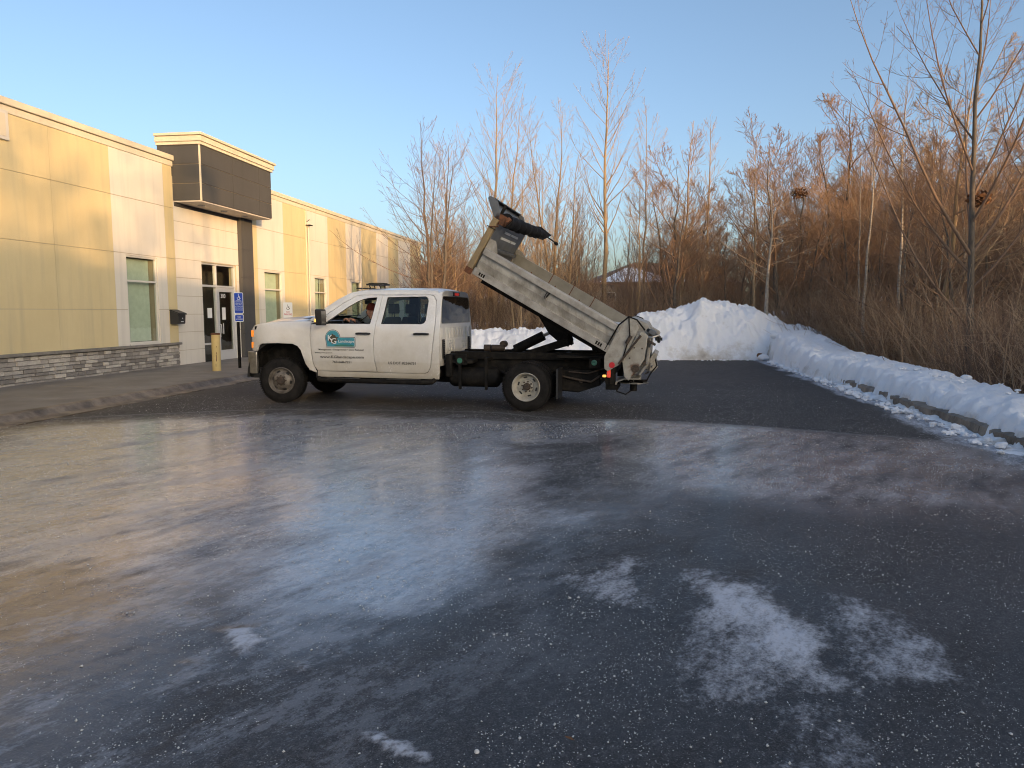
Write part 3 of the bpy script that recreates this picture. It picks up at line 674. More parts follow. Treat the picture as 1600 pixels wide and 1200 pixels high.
    l.new(math_('ADD', .07, math_('MULTIPLY', rng(n_mid, .35, .65), .16)), b.inputs['Coat Roughness']); b.inputs['Coat IOR'].default_value = 1.5
    h1 = math_('ADD', math_('MULTIPLY', n_grain, math_('SUBTRACT', 1.0, math_('MULTIPLY', ic, .75))), math_('MULTIPLY', fr, 1.6))
    bp = n.new('ShaderNodeBump'); bp.inputs['Strength'].default_value = .8; bp.inputs['Distance'].default_value = .005; l.new(h1, bp.inputs['Height'])
    bp2 = n.new('ShaderNodeBump'); bp2.inputs['Strength'].default_value = .30; bp2.inputs['Distance'].default_value = .016
    l.new(math_('ADD', n_fine, math_('MULTIPLY', n_mid, 1.2)), bp2.inputs['Height']); l.new(bp.outputs[0], bp2.inputs['Normal'])
    n_wave = noise(1.7, 4, .55, -12, (2.6, .55, 1))
    bp3 = n.new('ShaderNodeBump'); bp3.inputs['Strength'].default_value = .5; bp3.inputs['Distance'].default_value = .05; l.new(math_('MULTIPLY', n_wave, ice), bp3.inputs['Height'])
    l.new(bp3.outputs[0], bp.inputs['Normal']); l.new(bp2.outputs[0], b.inputs['Normal'])
    bp4 = n.new('ShaderNodeBump'); bp4.inputs['Strength'].default_value = .22; bp4.inputs['Distance'].default_value = .02; l.new(math_('ADD', n_wave, math_('MULTIPLY', n_mid, .35)), bp4.inputs['Height']); l.new(bp4.outputs[0], b.inputs['Coat Normal'])
    return m
M['lot'] = lot_material()
lot_mesh()
def flat_sheet(name, pts, z, m, label=None):
    q = MB(); q.add([(x, y, z) for x, y in pts], [tuple(range(len(pts)))]); o = mk(name, q, m); return tag(o, label, kind='structure')
M['road'] = mat('road_asphalt', (.05, .048, .048), .55, color2=(.075, .072, .07), nscale=1.2, ndetail=8, bump=.3, bscale=150)
flat_sheet('back_drive', [(XL(24.9), 24.9), (-3.6, 24.9), (-.5, 48), (-.5, 51), (XL(51), 51)], -.004, M['road'], 'asphalt drive running on beside the building')
flat_sheet('street', [(-60, 50.5), (30, 44.5), (30, 52), (-60, 58)], .0, M['road'], 'grey street beyond the lot')
# sidewalk slabs and curb by the building
sw = thing('sidewalk', 'grey concrete sidewalk along the building', None, (0, 0, 0)); sw['kind'] = 'structure'
s = -16.0
while s < 31:
    m = MB(); P = lambda s_, o_, z: tuple(W(s_, o_, z))
    a, b = s+.006, s+1.82-.006
    zb = .118+rnd.uniform(-.004, .004)
    m.add([P(a, .012, 0), P(b, .012, 0), P(b, 3.12, 0), P(a, 3.12, 0), P(a, .012, zb+.01), P(b, .012, zb+.01), P(b, 3.12, zb), P(a, 3.12, zb)],
          [(3, 2, 1, 0), (4, 5, 6, 7), (0, 1, 5, 4), (1, 2, 6, 5), (2, 3, 7, 6), (3, 0, 4, 7)]); mk('slab', m, M['concrete'], sw, bevel=.006)
    s += 1.82
prof = [(3.125, 0), (3.125, .118), (3.16, .125), (3.24, .12), (3.30, .085), (3.34, .04), (3.40, .015), (3.62, .008), (3.62, 0)]
s = -16.0; k = 0
while s < 31:
    m = MB(); n_ = 10; L = 2.4; low = lambda q: 1-.75*math.exp(-((q-5.2)/.9)**2)      # dropped section before the door
    vs = []
    for i in range(n_+1):
        q = s+.006+(L-.012)*i/n_
        for (o_, z_) in prof:
            wob = (vnoise(np.array([q*2.1]), np.array([o_*3.0]), 4)[0]-.5)
            vs.append(tuple(W(q, o_+wob*.05*(z_ > .005), max(0, z_*(low(q) if z_ > .02 else 1)+wob*.018*(z_ > .005)))))
    kp = len(prof)
    fs = [(i*kp+j, (i+1)*kp+j, (i+1)*kp+(j+1) % kp, i*kp+(j+1) % kp) for i in range(n_) for j in range(kp)]
    fs += [tuple(range(kp)), tuple(reversed([n_*kp+j for j in range(kp)]))]
    m.add(vs, fs); mk('curb_section', m, M['curb'], sw, smooth=50); s += L
# right curb
rc = thing('right_curb', 'stained concrete curb showing below the snow bank', None, (0, 0, 0)); rc['kind'] = 'structure'
yy = -12.0
while yy < 23:
    m = MB(); a, b = yy+.006, yy+2.4-.006
    def Q(y_, o_, z_): return (XR(y_)+.42+o_, y_-o_*.17, z_)
    pr = [(0, -.02), (.02, .10), (.07, .125), (.22, .125), (.22, -.02)]
    vs = []; n_ = 12
    for i in range(n_+1):
        q = a+(b-a)*i/n_
        for o_, z_ in pr:
            wob = (vnoise(np.array([q*6.1]), np.array([o_*9.0+3]), 14)[0]-.5)
            vs.append(Q(q, o_+wob*.035, z_+wob*.03))
    fs = [(i*5+j, (i+1)*5+j, (i+1)*5+(j+1) % 5, i*5+(j+1) % 5) for i in range(n_) for j in range(5)]+[(0, 1, 2, 3, 4), tuple(n_*5+j for j in (4, 3, 2, 1, 0))]
    m.add(vs, fs); mk('curb_section', m, M['curb'], rc, smooth=50); yy += 2.4
# gutter ice strip between asphalt and curb
def snow_material(name='snow', dirt=1.0):
    m = bpy.data.materials.new(name); m.use_nodes = True
    n = m.node_tree.nodes; l = m.node_tree.links; b = n['Principled BSDF']
    tc = n.new('ShaderNodeTexCoord')
    nz = n.new('ShaderNodeTexNoise'); nz.inputs['Scale'].default_value = 1.1; nz.inputs['Detail'].default_value = 9; nz.inputs['Roughness'].default_value = .7
    l.new(tc.outputs['Object'], nz.inputs['Vector'])
    at = n.new('ShaderNodeAttribute'); at.attribute_name = 'dirt'
    ad = n.new('ShaderNodeMath'); ad.operation = 'ADD'; l.new(nz.outputs[0], ad.inputs[0]); l.new(at.outputs['Fac'], ad.inputs[1])
    cr = n.new('ShaderNodeValToRGB'); e = cr.color_ramp.elements
    e[0].position = .60; e[0].color = (.90, .92, .95, 1); e[1].position = 1.05 if False else 1.0; e[1].color = (.20, .16, .12, 1)
    x = e.new(.78); x.color = (.58, .55, .50, 1)
    l.new(ad.outputs[0], cr.inputs[0]); l.new(cr.outputs[0], b.inputs['Base Color'])
    b.inputs['Roughness'].default_value = .75; b.inputs['Subsurface Weight'].default_value = .0
    nb = n.new('ShaderNodeTexNoise'); nb.inputs['Scale'].default_value = 14; nb.inputs['Detail'].default_value = 8; nb.inputs['Roughness'].default_value = .7
    l.new(tc.outputs['Object'], nb.inputs['Vector'])
    bp = n.new('ShaderNodeBump'); bp.inputs['Strength'].default_value = .7; bp.inputs['Distance'].default_value = .05
    l.new(nb.outputs[0], bp.inputs['Height']); l.new(bp.outputs[0], b.inputs['Normal'])
    return m
M['snow'] = snow_material()
def np_grid(name, X, Y, Z, m, dirt=None, label=None, kind='structure'):
    ny, nx = X.shape; idx = np.arange(nx*ny).reshape(ny, nx)
    F = np.stack([idx[:-1, :-1], idx[:-1, 1:], idx[1:, 1:], idx[1:, :-1]], -1).reshape(-1, 4)
    me = np_mesh(name, np.stack([X.ravel(), Y.ravel(), Z.ravel()], 1), F, m)
    if dirt is not None: me.attributes.new('dirt', 'FLOAT', 'POINT').data.foreach_set('value', dirt.ravel().astype(np.float32))
    return tag(link(name, me), label, kind=kind)
# snow bank on the right: o = distance beyond the curb's outer side
ys = np.concatenate([np.linspace(-12, 5, 30)[:-1], np.linspace(5, 25.5, 420)]); os_ = np.concatenate([np.linspace(-.42, .6, 60)[:-1], np.linspace(.6, 4.2, 90)])
Yg, Og = np.meshgrid(ys, os_, indexing='ij')
nb_ = fbm(Yg*.9, Og*.9, 5, 31)-.5; nf_ = fbm(Yg*4, Og*4, 4, 35)-.5; ne = fbm(Yg*3.2, Og*0+2, 4, 41)-.5
# front edge wanders over the curb top; strip of slush in the gutter in front of it
ne2 = fbm(Yg*9, Og*6, 3, 43)-.5
front = .42+.085+ne*.26+ne2*.16+.05*np.sin(Yg*1.3) - .34*sstep(15.0, 17.5, Yg)
rise = sstep(0, .30, Og-front+.42-.0)
top = (.34+.17*sstep(8, 18, Yg)+.42*sstep(19.0, 25, Yg))+nb_*.30*sstep(.1, .6, Og-front+.42)
fall = sstep(1.25, 2.6, Og+nb_*.8)
H_ = .10*sstep(-.05, .06, Og-front+.42)+(top-.10)*np.sqrt(np.clip(rise, 0, 1))
Zb = H_*(1-fall)+(-.42)*fall+(nf_*.10+ne2*.035-np.abs(fbm(Yg*2.4, Og*2.4, 4, 47)-.5)*.30+.03)*rise+(.9*np.clip(nb_, 0, 1))*0
gut = sstep(-.42, -.30, Og)*(.012+.09*nf_+.16*np.clip(ne2+.05, 0, 1)*sstep(-.35, -.1, Og))
gap = sstep(.15, .45, fbm(Yg*1.1, Og*0, 3, 77)-.12)*0
Zb = np.where(Og < front-.42, gut-.018, Zb)
Xg = XR(Yg)+.42+Og
dirt = np.where(Og < front-.42, .10+.35*np.clip(ne+.1, 0, 1), -.12)+.25*sstep(.16, .02, Og-front+.42)*(Og > front-.42)+.12*sstep(22, 24.5, Yg)
np_grid('snow_bank', Xg, Yg, Zb, M['snow'], dirt, 'long rounded plowed snow bank along the right curb')
# snow pile across the far end of the lot
xs = np.linspace(-7.5, 11.6, 460); ys = np.linspace(23.6, 31, 190); Xg, Yg = np.meshgrid(xs, ys)
kx = [-7.5, -4.5, -1.35, .5, 2.25, 3.6, 4.72, 5.3, 5.84, 6.5, 7.18, 7.9, 8.53, 8.9, 9.34, 9.92, 10.6, 11.6]
kz = [.2, .72, .80, .86, .95, 1.12, 1.36, 1.48, 1.62, 1.80, 1.92, 1.78, 1.58, 1.38, 1.22, 1.0, .85, .5]
tz = np.interp(Xg, kx, kz); y0 = 24.05+.25*(fbm(Xg*.8, Xg*0+1, 3, 51)-.5)+.5*sstep(4, -3, Xg)+.12*np.maximum(0, Xg-8.2)
wid = .55+tz*.75; r_ = (Yg-y0)/wid; f1 = np.sqrt(np.clip(sstep(0, 1, np.clip(r_, 0, 1)*.5+.0)*2, 0, 1)); f1 = np.clip(1-(1-np.clip(r_, 0, 1))**1.7, 0, 1)
f2 = sstep(1.0, 3.4, (Yg-y0)-wid*.7)
nb_ = fbm(Xg*1.5, Yg*1.5, 5, 61)-.5; nl = 1-np.abs(fbm(Xg*2.6, Yg*2.6, 4, 65)-.5)*3.2; nf_ = fbm(Xg*7, Yg*7, 3, 67)-.5
inside = sstep(0, .25, r_)
Zp = tz*f1*(1-f2)+inside*(nb_*.46*tz+nl*.13+nf_*.20)*(1-f2)-.25*f2-.03*(1-sstep(-.02, .05, r_))
dirt = .22*sstep(.45, .05, Zp/np.maximum(tz, .1))*sstep(.35, .6, fbm(Xg*.6, Yg*.6, 3, 71))+.16*sstep(2, -3, Xg)*sstep(.75, .3, Zp)
Zp = np.where(r_ < 0, -.04, Zp)
np_grid('snow_pile', Xg, Yg, Zp, M['snow'], dirt, 'tall lumpy plowed snow pile across the far end of the lot')
# loose lumps broken off the bank and pile
lumps = [(8.9, 24.2, .19, 'large smooth chunk of snow on the bank beside the tall pile'), (9.35, 22.6, .26, 'flat-topped snow block crowning the right bank'), (8.2, 23.55, .14, 'small snow chunk at the foot of the tall pile'),
         (9.7, 21.6, .20, 'round snow chunk behind the right bank'), (7.0, 25.5, .16, 'snow chunk on the shoulder of the tall pile')]
for x, y, r, lb in lumps:
    bm = bmesh.new(); bmesh.ops.create_icosphere(bm, subdivisions=3, radius=r)
    for v in bm.verts:
        c = v.co; k = 1+.35*(vnoise(np.array([c.x*9+x*3]), np.array([c.y*9+c.z*7]), 5)[0]-.5); v.co = Vector((c.x*1.3*k, c.y*k, c.z*.7*k))
    me = bpy.data.meshes.new('snow_chunk'); bm.to_mesh(me); bm.free(); me.materials.append(M['snow'])
    me.polygons.foreach_set('use_smooth', [True]*len(me.polygons))
    zz = {9.35: .60, 8.9: .80, 9.7: .45, 7.0: 1.75}.get(x, .12)
    tag(link('snow_chunk', me, loc=(x, y, zz)), lb, 'snow chunk')
# surrounding terrain: brown leaf litter with snow patches, rising to the north
def terrain_material():
    m = bpy.data.materials.new('winter_ground'); m.use_nodes = True
    n = m.node_tree.nodes; l = m.node_tree.links; b = n['Principled BSDF']; b.inputs['Roughness'].default_value = .9
    tc = n.new('ShaderNodeTexCoord')
    def nz(s, d, r=.6):
        z = n.new('ShaderNodeTexNoise'); z.inputs['Scale'].default_value = s; z.inputs['Detail'].default_value = d; z.inputs['Roughness'].default_value = r
        l.new(tc.outputs['Object'], z.inputs['Vector']); return z.outputs[0]
    lit = n.new('ShaderNodeValToRGB'); e = lit.color_ramp.elements; e[0].position = .35; e[1].position = .68
    e[0].color = (.055, .038, .026, 1); e[1].color = (.15, .105, .065, 1); l.new(nz(9, 8, .75), lit.inputs[0])
    at = n.new('ShaderNodeAttribute'); at.attribute_name = 'dirt'
    ad = n.new('ShaderNodeMath'); ad.operation = 'ADD'; l.new(nz(.45, 9, .68), ad.inputs[0]); l.new(at.outputs['Fac'], ad.inputs[1])
    mr = n.new('ShaderNodeMapRange'); mr.inputs['From Min'].default_value = .50; mr.inputs['From Max'].default_value = .56; l.new(ad.outputs[0], mr.inputs['Value'])
    mx = n.new('ShaderNodeMix'); mx.data_type = 'RGBA'; l.new(mr.outputs[0], mx.inputs['Factor']); l.new(lit.outputs[0], mx.inputs['A']); mx.inputs['B'].default_value = (.74, .76, .80, 1)
    l.new(mx.outputs['Result'], b.inputs['Base Color']); return m
M['terrain'] = terrain_material()
def tz_at(x, y):
    x = np.asarray(x, float); y = np.asarray(y, float)
    h = -.06+0*x
    right = sstep(.9, 3.2, x-(4.6+y*.1727+.8)); h = h-.55*right*sstep(60, 30, y)
    north = sstep(54, 70, y); h = h+1.35*north
    behind = sstep(25.5, 30, y)*sstep(44, 38, y)*sstep(-4.5, -2, x); h = h-.25*behind*(1-right)
    h = h+(fbm(x*.25, y*.25, 4, 81)-.5)*.5*np.clip(right+north*.8+behind, 0, 1)
    return h
ax = np.concatenate([-np.geomspace(60, 1800, 14)[::-1], np.linspace(-58, 90, 160), np.geomspace(93, 1800, 14)])
ay = np.concatenate([-np.geomspace(60, 1800, 14)[::-1], np.linspace(-58, 20, 50), np.linspace(21, 95, 120), np.geomspace(98, 1800, 14)])
Xt, Yt = np.meshgrid(ax, ay); Zt = tz_at(Xt, Yt)
under = (Xt > -30) & (Xt < XR(Yt)+1.0) & (Yt < 25.5) & (Yt > -32); Zt = np.where(under, -.12, Zt)
under2 = (Yt >= 24) & (Yt < 58) & (Xt < 0); Zt = np.where(under2, np.minimum(Zt, -.06), Zt)
snowy = .10*sstep(52, 60, Yt)-.06*sstep(8, 20, Xt)*sstep(50, 30, Yt)+.05
np_grid('ground', Xt, Yt, Zt, M['terrain'], snowy, 'leaf-littered winter ground with snow patches')

# ================================================================== DUMP TRUCK  (local: +x forward, +y driver's side, z up)
TB = R(12.4)
truck = thing('dump_truck', 'white crew cab dump truck with lettered doors and its steel bed tipped up', 'truck', (.479, 12.811, 0), math.pi-TB)
_zk = [.40, .48, .60, .80, 1.0, 1.2, 1.32, 1.40, 1.46, 1.6, 1.75, 1.85, 1.92, 1.96, 2.01]
_yk = [.955, .968, .99, 1.0, 1.006, 1.002, .992, .972, .945, .905, .865, .837, .812, .785, .73]
def YF(x, z):
    y = float(np.interp(z, _zk, _yk))
    if x > 4.72: y -= .17*((x-4.72)/.42)**2
    if x > 3.9 and z < 1.35:
        d = math.hypot(x-4.49, (z-.50))
        y += .028*max(0, min(1, (.80-d)/.22))
    if 1.08 < z < 1.14 and x < 4.4: y += 0.0
    return y
def side_panel(name, poly, holes, mat_, parent, off=0.0, th=.03, step=.07, side=1, label=None, cuts_x=(), smooth=30):
    """a body panel: outline in (x, z), laid on the curved side surface, with thickness"""
    loops = [poly]+list(holes); flat = [p for lp in loops for p in lp]
    tris = tessellate_polygon([[Vector((p[0], p[1], 0)) for p in lp] for lp in loops])
    bm = bmesh.new(); vs = [bm.verts.new((p[0], 0, p[1])) for p in flat]
    for t_ in tris:
        try: bm.faces.new([vs[i] for i in t_])
        except ValueError: pass
    z0 = min(p[1] for p in flat); z1 = max(p[1] for p in flat); x0 = min(p[0] for p in flat); x1 = max(p[0] for p in flat)
    zz = z0+step
    while zz < z1: bmesh.ops.bisect_plane(bm, geom=bm.verts[:]+bm.edges[:]+bm.faces[:], plane_co=(0, 0, zz), plane_no=(0, 0, 1), dist=1e-4); zz += step
    xx = x0+.12
    while xx < x1: bmesh.ops.bisect_plane(bm, geom=bm.verts[:]+bm.edges[:]+bm.faces[:], plane_co=(xx, 0, 0), plane_no=(1, 0, 0), dist=1e-4); xx += .12
    for v in bm.verts: v.co.y = YF(v.co.x, v.co.z)+off
    bmesh.ops.recalc_face_normals(bm, faces=bm.faces)
    bm.normal_update()
    if sum(f.normal.y*f.calc_area() for f in bm.faces) < 0: bmesh.ops.reverse_faces(bm, faces=bm.faces)
    if side < 0:
        for v in bm.verts: v.co.y *= -1
        bmesh.ops.reverse_faces(bm, faces=bm.faces)
    me = bpy.data.meshes.new(name); bm.to_mesh(me); bm.free(); me.materials.append(mat_)
    me.polygons.foreach_set('use_smooth', [True]*len(me.polygons))
    o = link(name, me, parent)
    if th:
        md = o.modifiers.new('solid', 'SOLIDIFY'); md.thickness = th; md.offset = -1
        md = o.modifiers.new('bevel', 'BEVEL'); md.width = .006; md.segments = 2; md.limit_method = 'ANGLE'; md.angle_limit = R(50)
        me.set_sharp_from_angle(angle=R(smooth))
    if label: o['label'] = label
    return o
arch_pts = [(4.93, .505), (4.935, .93), (4.90, 1.02), (4.82, 1.058), (4.50, 1.068), (4.22, 1.060), (4.12, 1.02), (4.06, .95), (3.97, .70), (3.90, .61), (3.785, .555)]
fender = [(4.945, .925), (5.085, .925), (5.095, 1.29), (5.04, 1.365), (4.90, 1.405), (4.6, 1.435), (4.2, 1.45), (3.875, 1.455), (3.893, 1.25), (3.875, .95), (3.845, .70), (3.79, .59), (3.785, .555)]+arch_pts[::-1][1:-1]
d1 = [(3.868, 1.40), (3.884, 1.25), (3.866, .95), (3.836, .70), (3.76, .590), (2.655, .590), (2.672, .66), (2.70, .80), (2.708, 1.1), (2.675, 1.40), (2.60, 1.90), (2.95, 1.905), (3.08, 1.885), (3.30, 1.765), (3.60, 1.565), (3.80, 1.432)]
w1 = [(3.64, 1.408), (3.36, 1.602), (3.18, 1.722), (3.04, 1.80), (2.95, 1.835), (2.84, 1.858), (2.69, 1.868), (2.695, 1.82), (2.775, 1.408)]
d2 = [(2.667, 1.40), (2.70, 1.1), (2.692, .80), (2.662, .66), (2.645, .590), (2.60, .583), (1.80, .575), (1.735, .60), (1.69, .68), (1.672, .80), (1.618, 1.25), (1.606, 1.45), (1.618, 1.80), (1.66, 1.88), (1.73, 1.90), (2.592, 1.90)]
w2 = [(2.575, 1.408), (2.50, 1.868), (1.81, 1.878), (1.765, 1.85), (1.75, 1.80), (1.775, 1.47), (1.80, 1.425), (1.85, 1.408)]
frame_poly = [(3.775, .485), (1.545, .478), (1.528, .60), (1.524, .80), (1.515, 1.43), (1.528, 1.80), (1.56, 1.92), (1.62, 1.975), (1.8, 1.99), (2.6, 1.995), (3.0, 1.985), (3.2, 1.945), (3.42, 1.83), (3.66, 1.67), (3.925, 1.472), (3.874, 1.462), (3.81, 1.438),
              (3.605, 1.573), (3.305, 1.773), (3.083, 1.893), (2.95, 1.913), (1.727, 1.908), (1.655, 1.887), (1.610, 1.805), (1.598, 1.45), (1.610, 1.25), (1.664, .80), (1.682, .676), (1.73, .592), (1.80, .567), (3.765, .582)]
handle_x = {1: (2.757, 3.023), 2: (1.705, 1.975)}
for sd_ in (1, -1):
    side_panel('fender', fender, [], M['paint'], truck, side=sd_, th=.025, step=.06)
    side_panel('cab_side', frame_poly, [], M['paint'], truck, side=sd_, th=.045)
    for k, (dp, wp) in enumerate(((d1, w1), (d2, w2))):
        d = side_panel('door', dp, [wp], M['paint'], truck, side=sd_, th=.03, step=.065, label=('front' if k == 0 else 'rear')+' door with '+('the company panel and lettering' if k == 0 else 'a dark registration number') if sd_ == 1 else None)
        wo = roundpoly(wp, .012, 2)
        ri = [( (p[0]-np.mean([q[0] for q in wp]))*.965+np.mean([q[0] for q in wp]), (p[1]-np.mean([q[1] for q in wp]))*.955+np.mean([q[1] for q in wp])) for p in wp]
        side_panel('window_seal', wp, [ri], M['black'], d, off=-.006, side=sd_, th=.012, step=.2)
        if not (k == 0 and sd_ == 1):
            side_panel('window_glass', wp, [], M['carglass'], d, off=-.022, side=sd_, th=0, step=.2)
        # handle
        a, b = handle_x[k+1]; h = MB(); zc = 1.243; yo = YF(2.5, zc)
        h.tube([(a+.012, yo*1.0-.01, zc), (a+.02, yo+.035, zc), (a+.06, yo+.042, zc+.004), (b-.06, yo+.042, zc+.004), (b-.02, yo+.035, zc), (b-.012, yo-.01, zc)], [.017, .018, .019, .019, .018, .017], 8)
        h2 = parts_copy(h)
        if sd_ < 0: h2.mirror_y()
        mk('handle', h2, M['black'], d, smooth=50)
        q = MB(); q.bx(a-.02, b+.01, yo-.004, yo+.0025, zc-.028, zc+.026)
        if sd_ < 0: q.mirror_y()
        mk('handle_recess', q, M['matteblack'] if False else M['paint'], d, bevel=.002)
        # door liner
        il = [(p[0], min(p[1], 1.40)) for p in dp if p[1] < 1.42]
    lin = [(3.86, .62), (1.62, .60), (1.60, 1.40), (3.85, 1.40)]
    side_panel('door_lining', lin, [], M['dash'], truck, off=-.055, side=sd_, th=0, step=.3)
    bp_ = [(2.78, 1.38), (2.60, 1.38), (2.52, 1.90), (2.70, 1.90)]
    side_panel('pillar_lining', bp_, [], M['dash'], truck, off=-.05, side=sd_, th=0, step=.2)
# hood
def hood(u, v):
    y = (u*2-1); x = 3.80+v*1.28
    ze = np.interp(x, [3.75, 3.88, 4.2, 4.6, 4.9, 5.04, 5.09], [1.462, 1.455, 1.448, 1.432, 1.40, 1.362, 1.31])
    cr = np.interp(x, [3.8, 4.2, 4.8, 5.09], [.09, .085, .065, .04])
    yl = .935*np.interp(x, [3.8, 4.7, 5.09], [1, .99, .86])
    z = ze+cr*(1-abs(y)**2.6)
    bul = sstep(.62, .46, abs(y))*sstep(3.85, 4.0, x)*sstep(5.05, 4.7, x)*.022
    xx = x+.06*(1-y*y)*v**3
    return (xx, y*yl, z+bul-.003)
m = MB(); m.grid(hood, 36, 26); mk('hood', m, M['paint'], truck, smooth=60, recalc=False)
m = MB()
for sy in (1,):   # hood vents and the black cowl
    m.add([(4.30, .30, 1.567), (4.62, .30, 1.552), (4.60, .46, 1.545), (4.32, .46, 1.56)], [(0, 1, 2, 3)])
mk('hood_vent', m, M['clear'], truck)
m = MB(); m.grid(lambda u, v: (3.72+.20*v+.07*(1-(2*u-1)**2), (2*u-1)*.90, 1.470+.075*(1-(2*u-1)**2)*(1-.3*v)+.012*v), 16, 3); mk('cowl', m, M['matteblack'], truck, smooth=60)
m = MB(); m.add([(4.10, .86, 1.500), (3.86, .90, 1.478), (3.86, .62, 1.530), (4.02, .64, 1.525)], [(0, 1, 2, 3)]); m.add([(4.10, -.86, 1.500), (3.86, -.90, 1.478), (3.86, -.62, 1.530), (4.02, -.64, 1.525)], [(3, 2, 1, 0)])
mk('cowl_corner', m, M['black'], truck)
# windshield
def wsh(u, v, e=0):
    y = (2*u-1); x = 3.80-v*.66; z = 1.475+v*.475
    return (x+.14*(1-y*y)*(1-.5*v)-.05+e, y*(.89-.13*v), z+.02*(1-y*y)+e*.5)
m = MB(); m.grid(wsh, 14, 8); mk('windshield', m, M['carglass'], truck, smooth=60)
m = MB(); m.tube([(3.86, .55, 1.50), (3.72, .15, 1.56), (3.70, -.05, 1.575)], .008, 5); m.tube([(3.86, -.05, 1.53), (3.72, -.45, 1.545), (3.66, -.65, 1.55)], .008, 5); mk('wipers', m, M['black'], truck)
# roof
def roof(u, v):
    y = 2*u-1; x = 1.545+v*(3.20-1.545)
    ed = np.interp(x, [1.545, 1.62, 1.8, 2.6, 3.0, 3.2], [1.905, 1.965, 1.985, 1.99, 1.978, 1.935])
    bl = .055*(1-abs(y)**2.4)*np.interp(x, [1.545, 1.75, 2.9, 3.2], [.75, 1, 1, .6])
    return (x+.07*(1-y*y)*v**4-.02*(1-y*y)*(1-v)**6, y*np.interp(x, [1.545, 1.8, 3.0, 3.2], [.80, .755, .765, .785]), ed+bl)
m = MB(); m.grid(roof, 26, 24); mk('roof', m, M['paint'], truck, smooth=60)
# rear cab wall with pressed ribs
xr = 1.522
half = lambda z: float(np.interp(z, _zk, _yk))-.012
outl = [(half(z)*1.0, z) for z in (.70, .9, 1.1, 1.3, 1.40, 1.5, 1.6, 1.75, 1.85, 1.92, 1.955)]
outl = outl+[(.55, 1.985), (-.55, 1.985)]+[(-a, b) for a, b in reversed(outl)]
outl = outl+[(-.70, .70), (-.58, .86), (.58, .86), (.70, .70)]
win = roundpoly([(-.865, 1.425), (.865, 1.425), (.815, 1.80), (.76, 1.875), (-.76, 1.875), (-.815, 1.80)], .05)
m = MB(); m.prism(outl, lambda a, b, d: (d, a, b), xr, xr+.05, holes=[win]); rw = mk('cab_rear_wall', m, M['paint'], truck, bevel=.008)
m = MB(); m.prism(roundpoly([(-.875, 1.415), (.875, 1.415), (.825, 1.80), (.77, 1.885), (-.77, 1.885), (-.825, 1.80)], .05), lambda a, b, d: (d, a, b), xr-.006, xr+.002); mk('rear_window', m, M['tintglass'], rw)
def rib(y0, y1, z0, z1, d=.014): q = MB(); q.bx(xr-d, xr+.002, y0, y1, z0, z1); mk('rib', q, M['paint'], rw, bevel=.011)
for s_ in (1, -1):
    rib(s_*.93-.012, s_*.93+.012, .78, 1.36); rib(s_*.63-.015, s_*.63+.015, .90, 1.35); rib(s_*.86-.012, s_*.86+.012, 1.18, 1.34)
for y_ in (.40, .24, .08, -.08, -.24, -.40): rib(y_-.045, y_+.045, 1.16, 1.34)
for y_ in (.42, .30): 
    for k in range(4): rib(y_-.035, y_+.035, .88+k*.065, .93+k*.065)
for y_ in (-.38, -.50): 
    for k in range(3): rib(y_-.035, y_+.035, .90+k*.08, .95+k*.08)
rib(-.25, .15, .88, 1.12, .01)
for s_ in (1, -1):
    q = MB(); q.prism(roundpoly([(s_*.80-.045, .82), (s_*.80+.045, .82), (s_*.80+.045, 1.15), (s_*.80-.045, 1.15)], .02), lambda a, b, d: (d, a, b), xr-.022, xr+.001); v_ = mk('cab_vent', q, M['black'], rw, bevel=.004)
    q = MB()
    for k in range(9): q.bx(xr-.028, xr-.0225, s_*.80-.032, s_*.80+.032, .85+k*.032, .862+k*.032)
    mk('louvre', q, M['matteblack'], v_)
m = MB(); m.bx(xr-.012, xr+.06, -.20, .20, 1.895, 1.965); bl_ = mk('brake_light', m, M['black'], truck, bevel=.01)
m = MB(); m.bx(xr-.018, xr-.012, -.12, .12, 1.905, 1.95); mk('lens', m, M['redlens'], bl_)
# front end: grille, headlights, bumper
m = MB(); m.prism(roundpoly([(-.62, .93), (.62, .93), (.64, 1.33), (-.64, 1.33)], .03), lambda a, b, d: (d, a, b), 5.07, 5.13); gr_ = mk('grille', m, M['black'], truck)
for z in (.98, 1.04, 1.10, 1.21, 1.27): m = MB(); m.bx(5.125, 5.14, -.60, .60, z, z+.022); mk('grille_bar', m, M['chrome'], gr_)
m = MB(); m.bx(5.125, 5.15, -.64, .64, 1.135, 1.19); mk('chrome_bar', m, M['chrome'], gr_, bevel=.006)
for s_ in (1, -1):
    y1 = YF(5.09, 1.1)
    m = MB(); m.prism([(5.135, s_*.64), (5.115, s_*(y1-.03)), (5.088, s_*(y1+.012)), (4.98, s_*(y1+.0)), (4.98, s_*.64)], lambda a, b, d: (a, b, d), .93, 1.30); hl = mk('headlight', m, M['clear'], truck, bevel=.008)
    for z0_, z1_ in ((1.17, 1.285), (.965, 1.075)):
        m = MB(); m.prism([(5.142, s_*(y1-.14)), (5.125, s_*(y1-.03)), (5.097, s_*(y1+.022)), (5.035, s_*(y1+.030)), (5.035, s_*(y1-.1))], lambda a, b, d: (a, b, d), z0_, z1_); mk('turn_signal', m, M['amberlit'] if False else M['amber'], hl, bevel=.006)
    m = MB(); m.bx(5.10, 5.144, s_*.66, s_*(y1-.16), .97, 1.28); mk('lamp', m, M['glass'], hl)
bp = [(5.20, 0), (5.22, .5), (5.205, .78), (5.16, .92), (5.05, .985), (4.945, .985), (4.945, .93), (5.03, .92), (5.10, .86), (5.14, .75), (5.15, .5), (5.14, 0)]
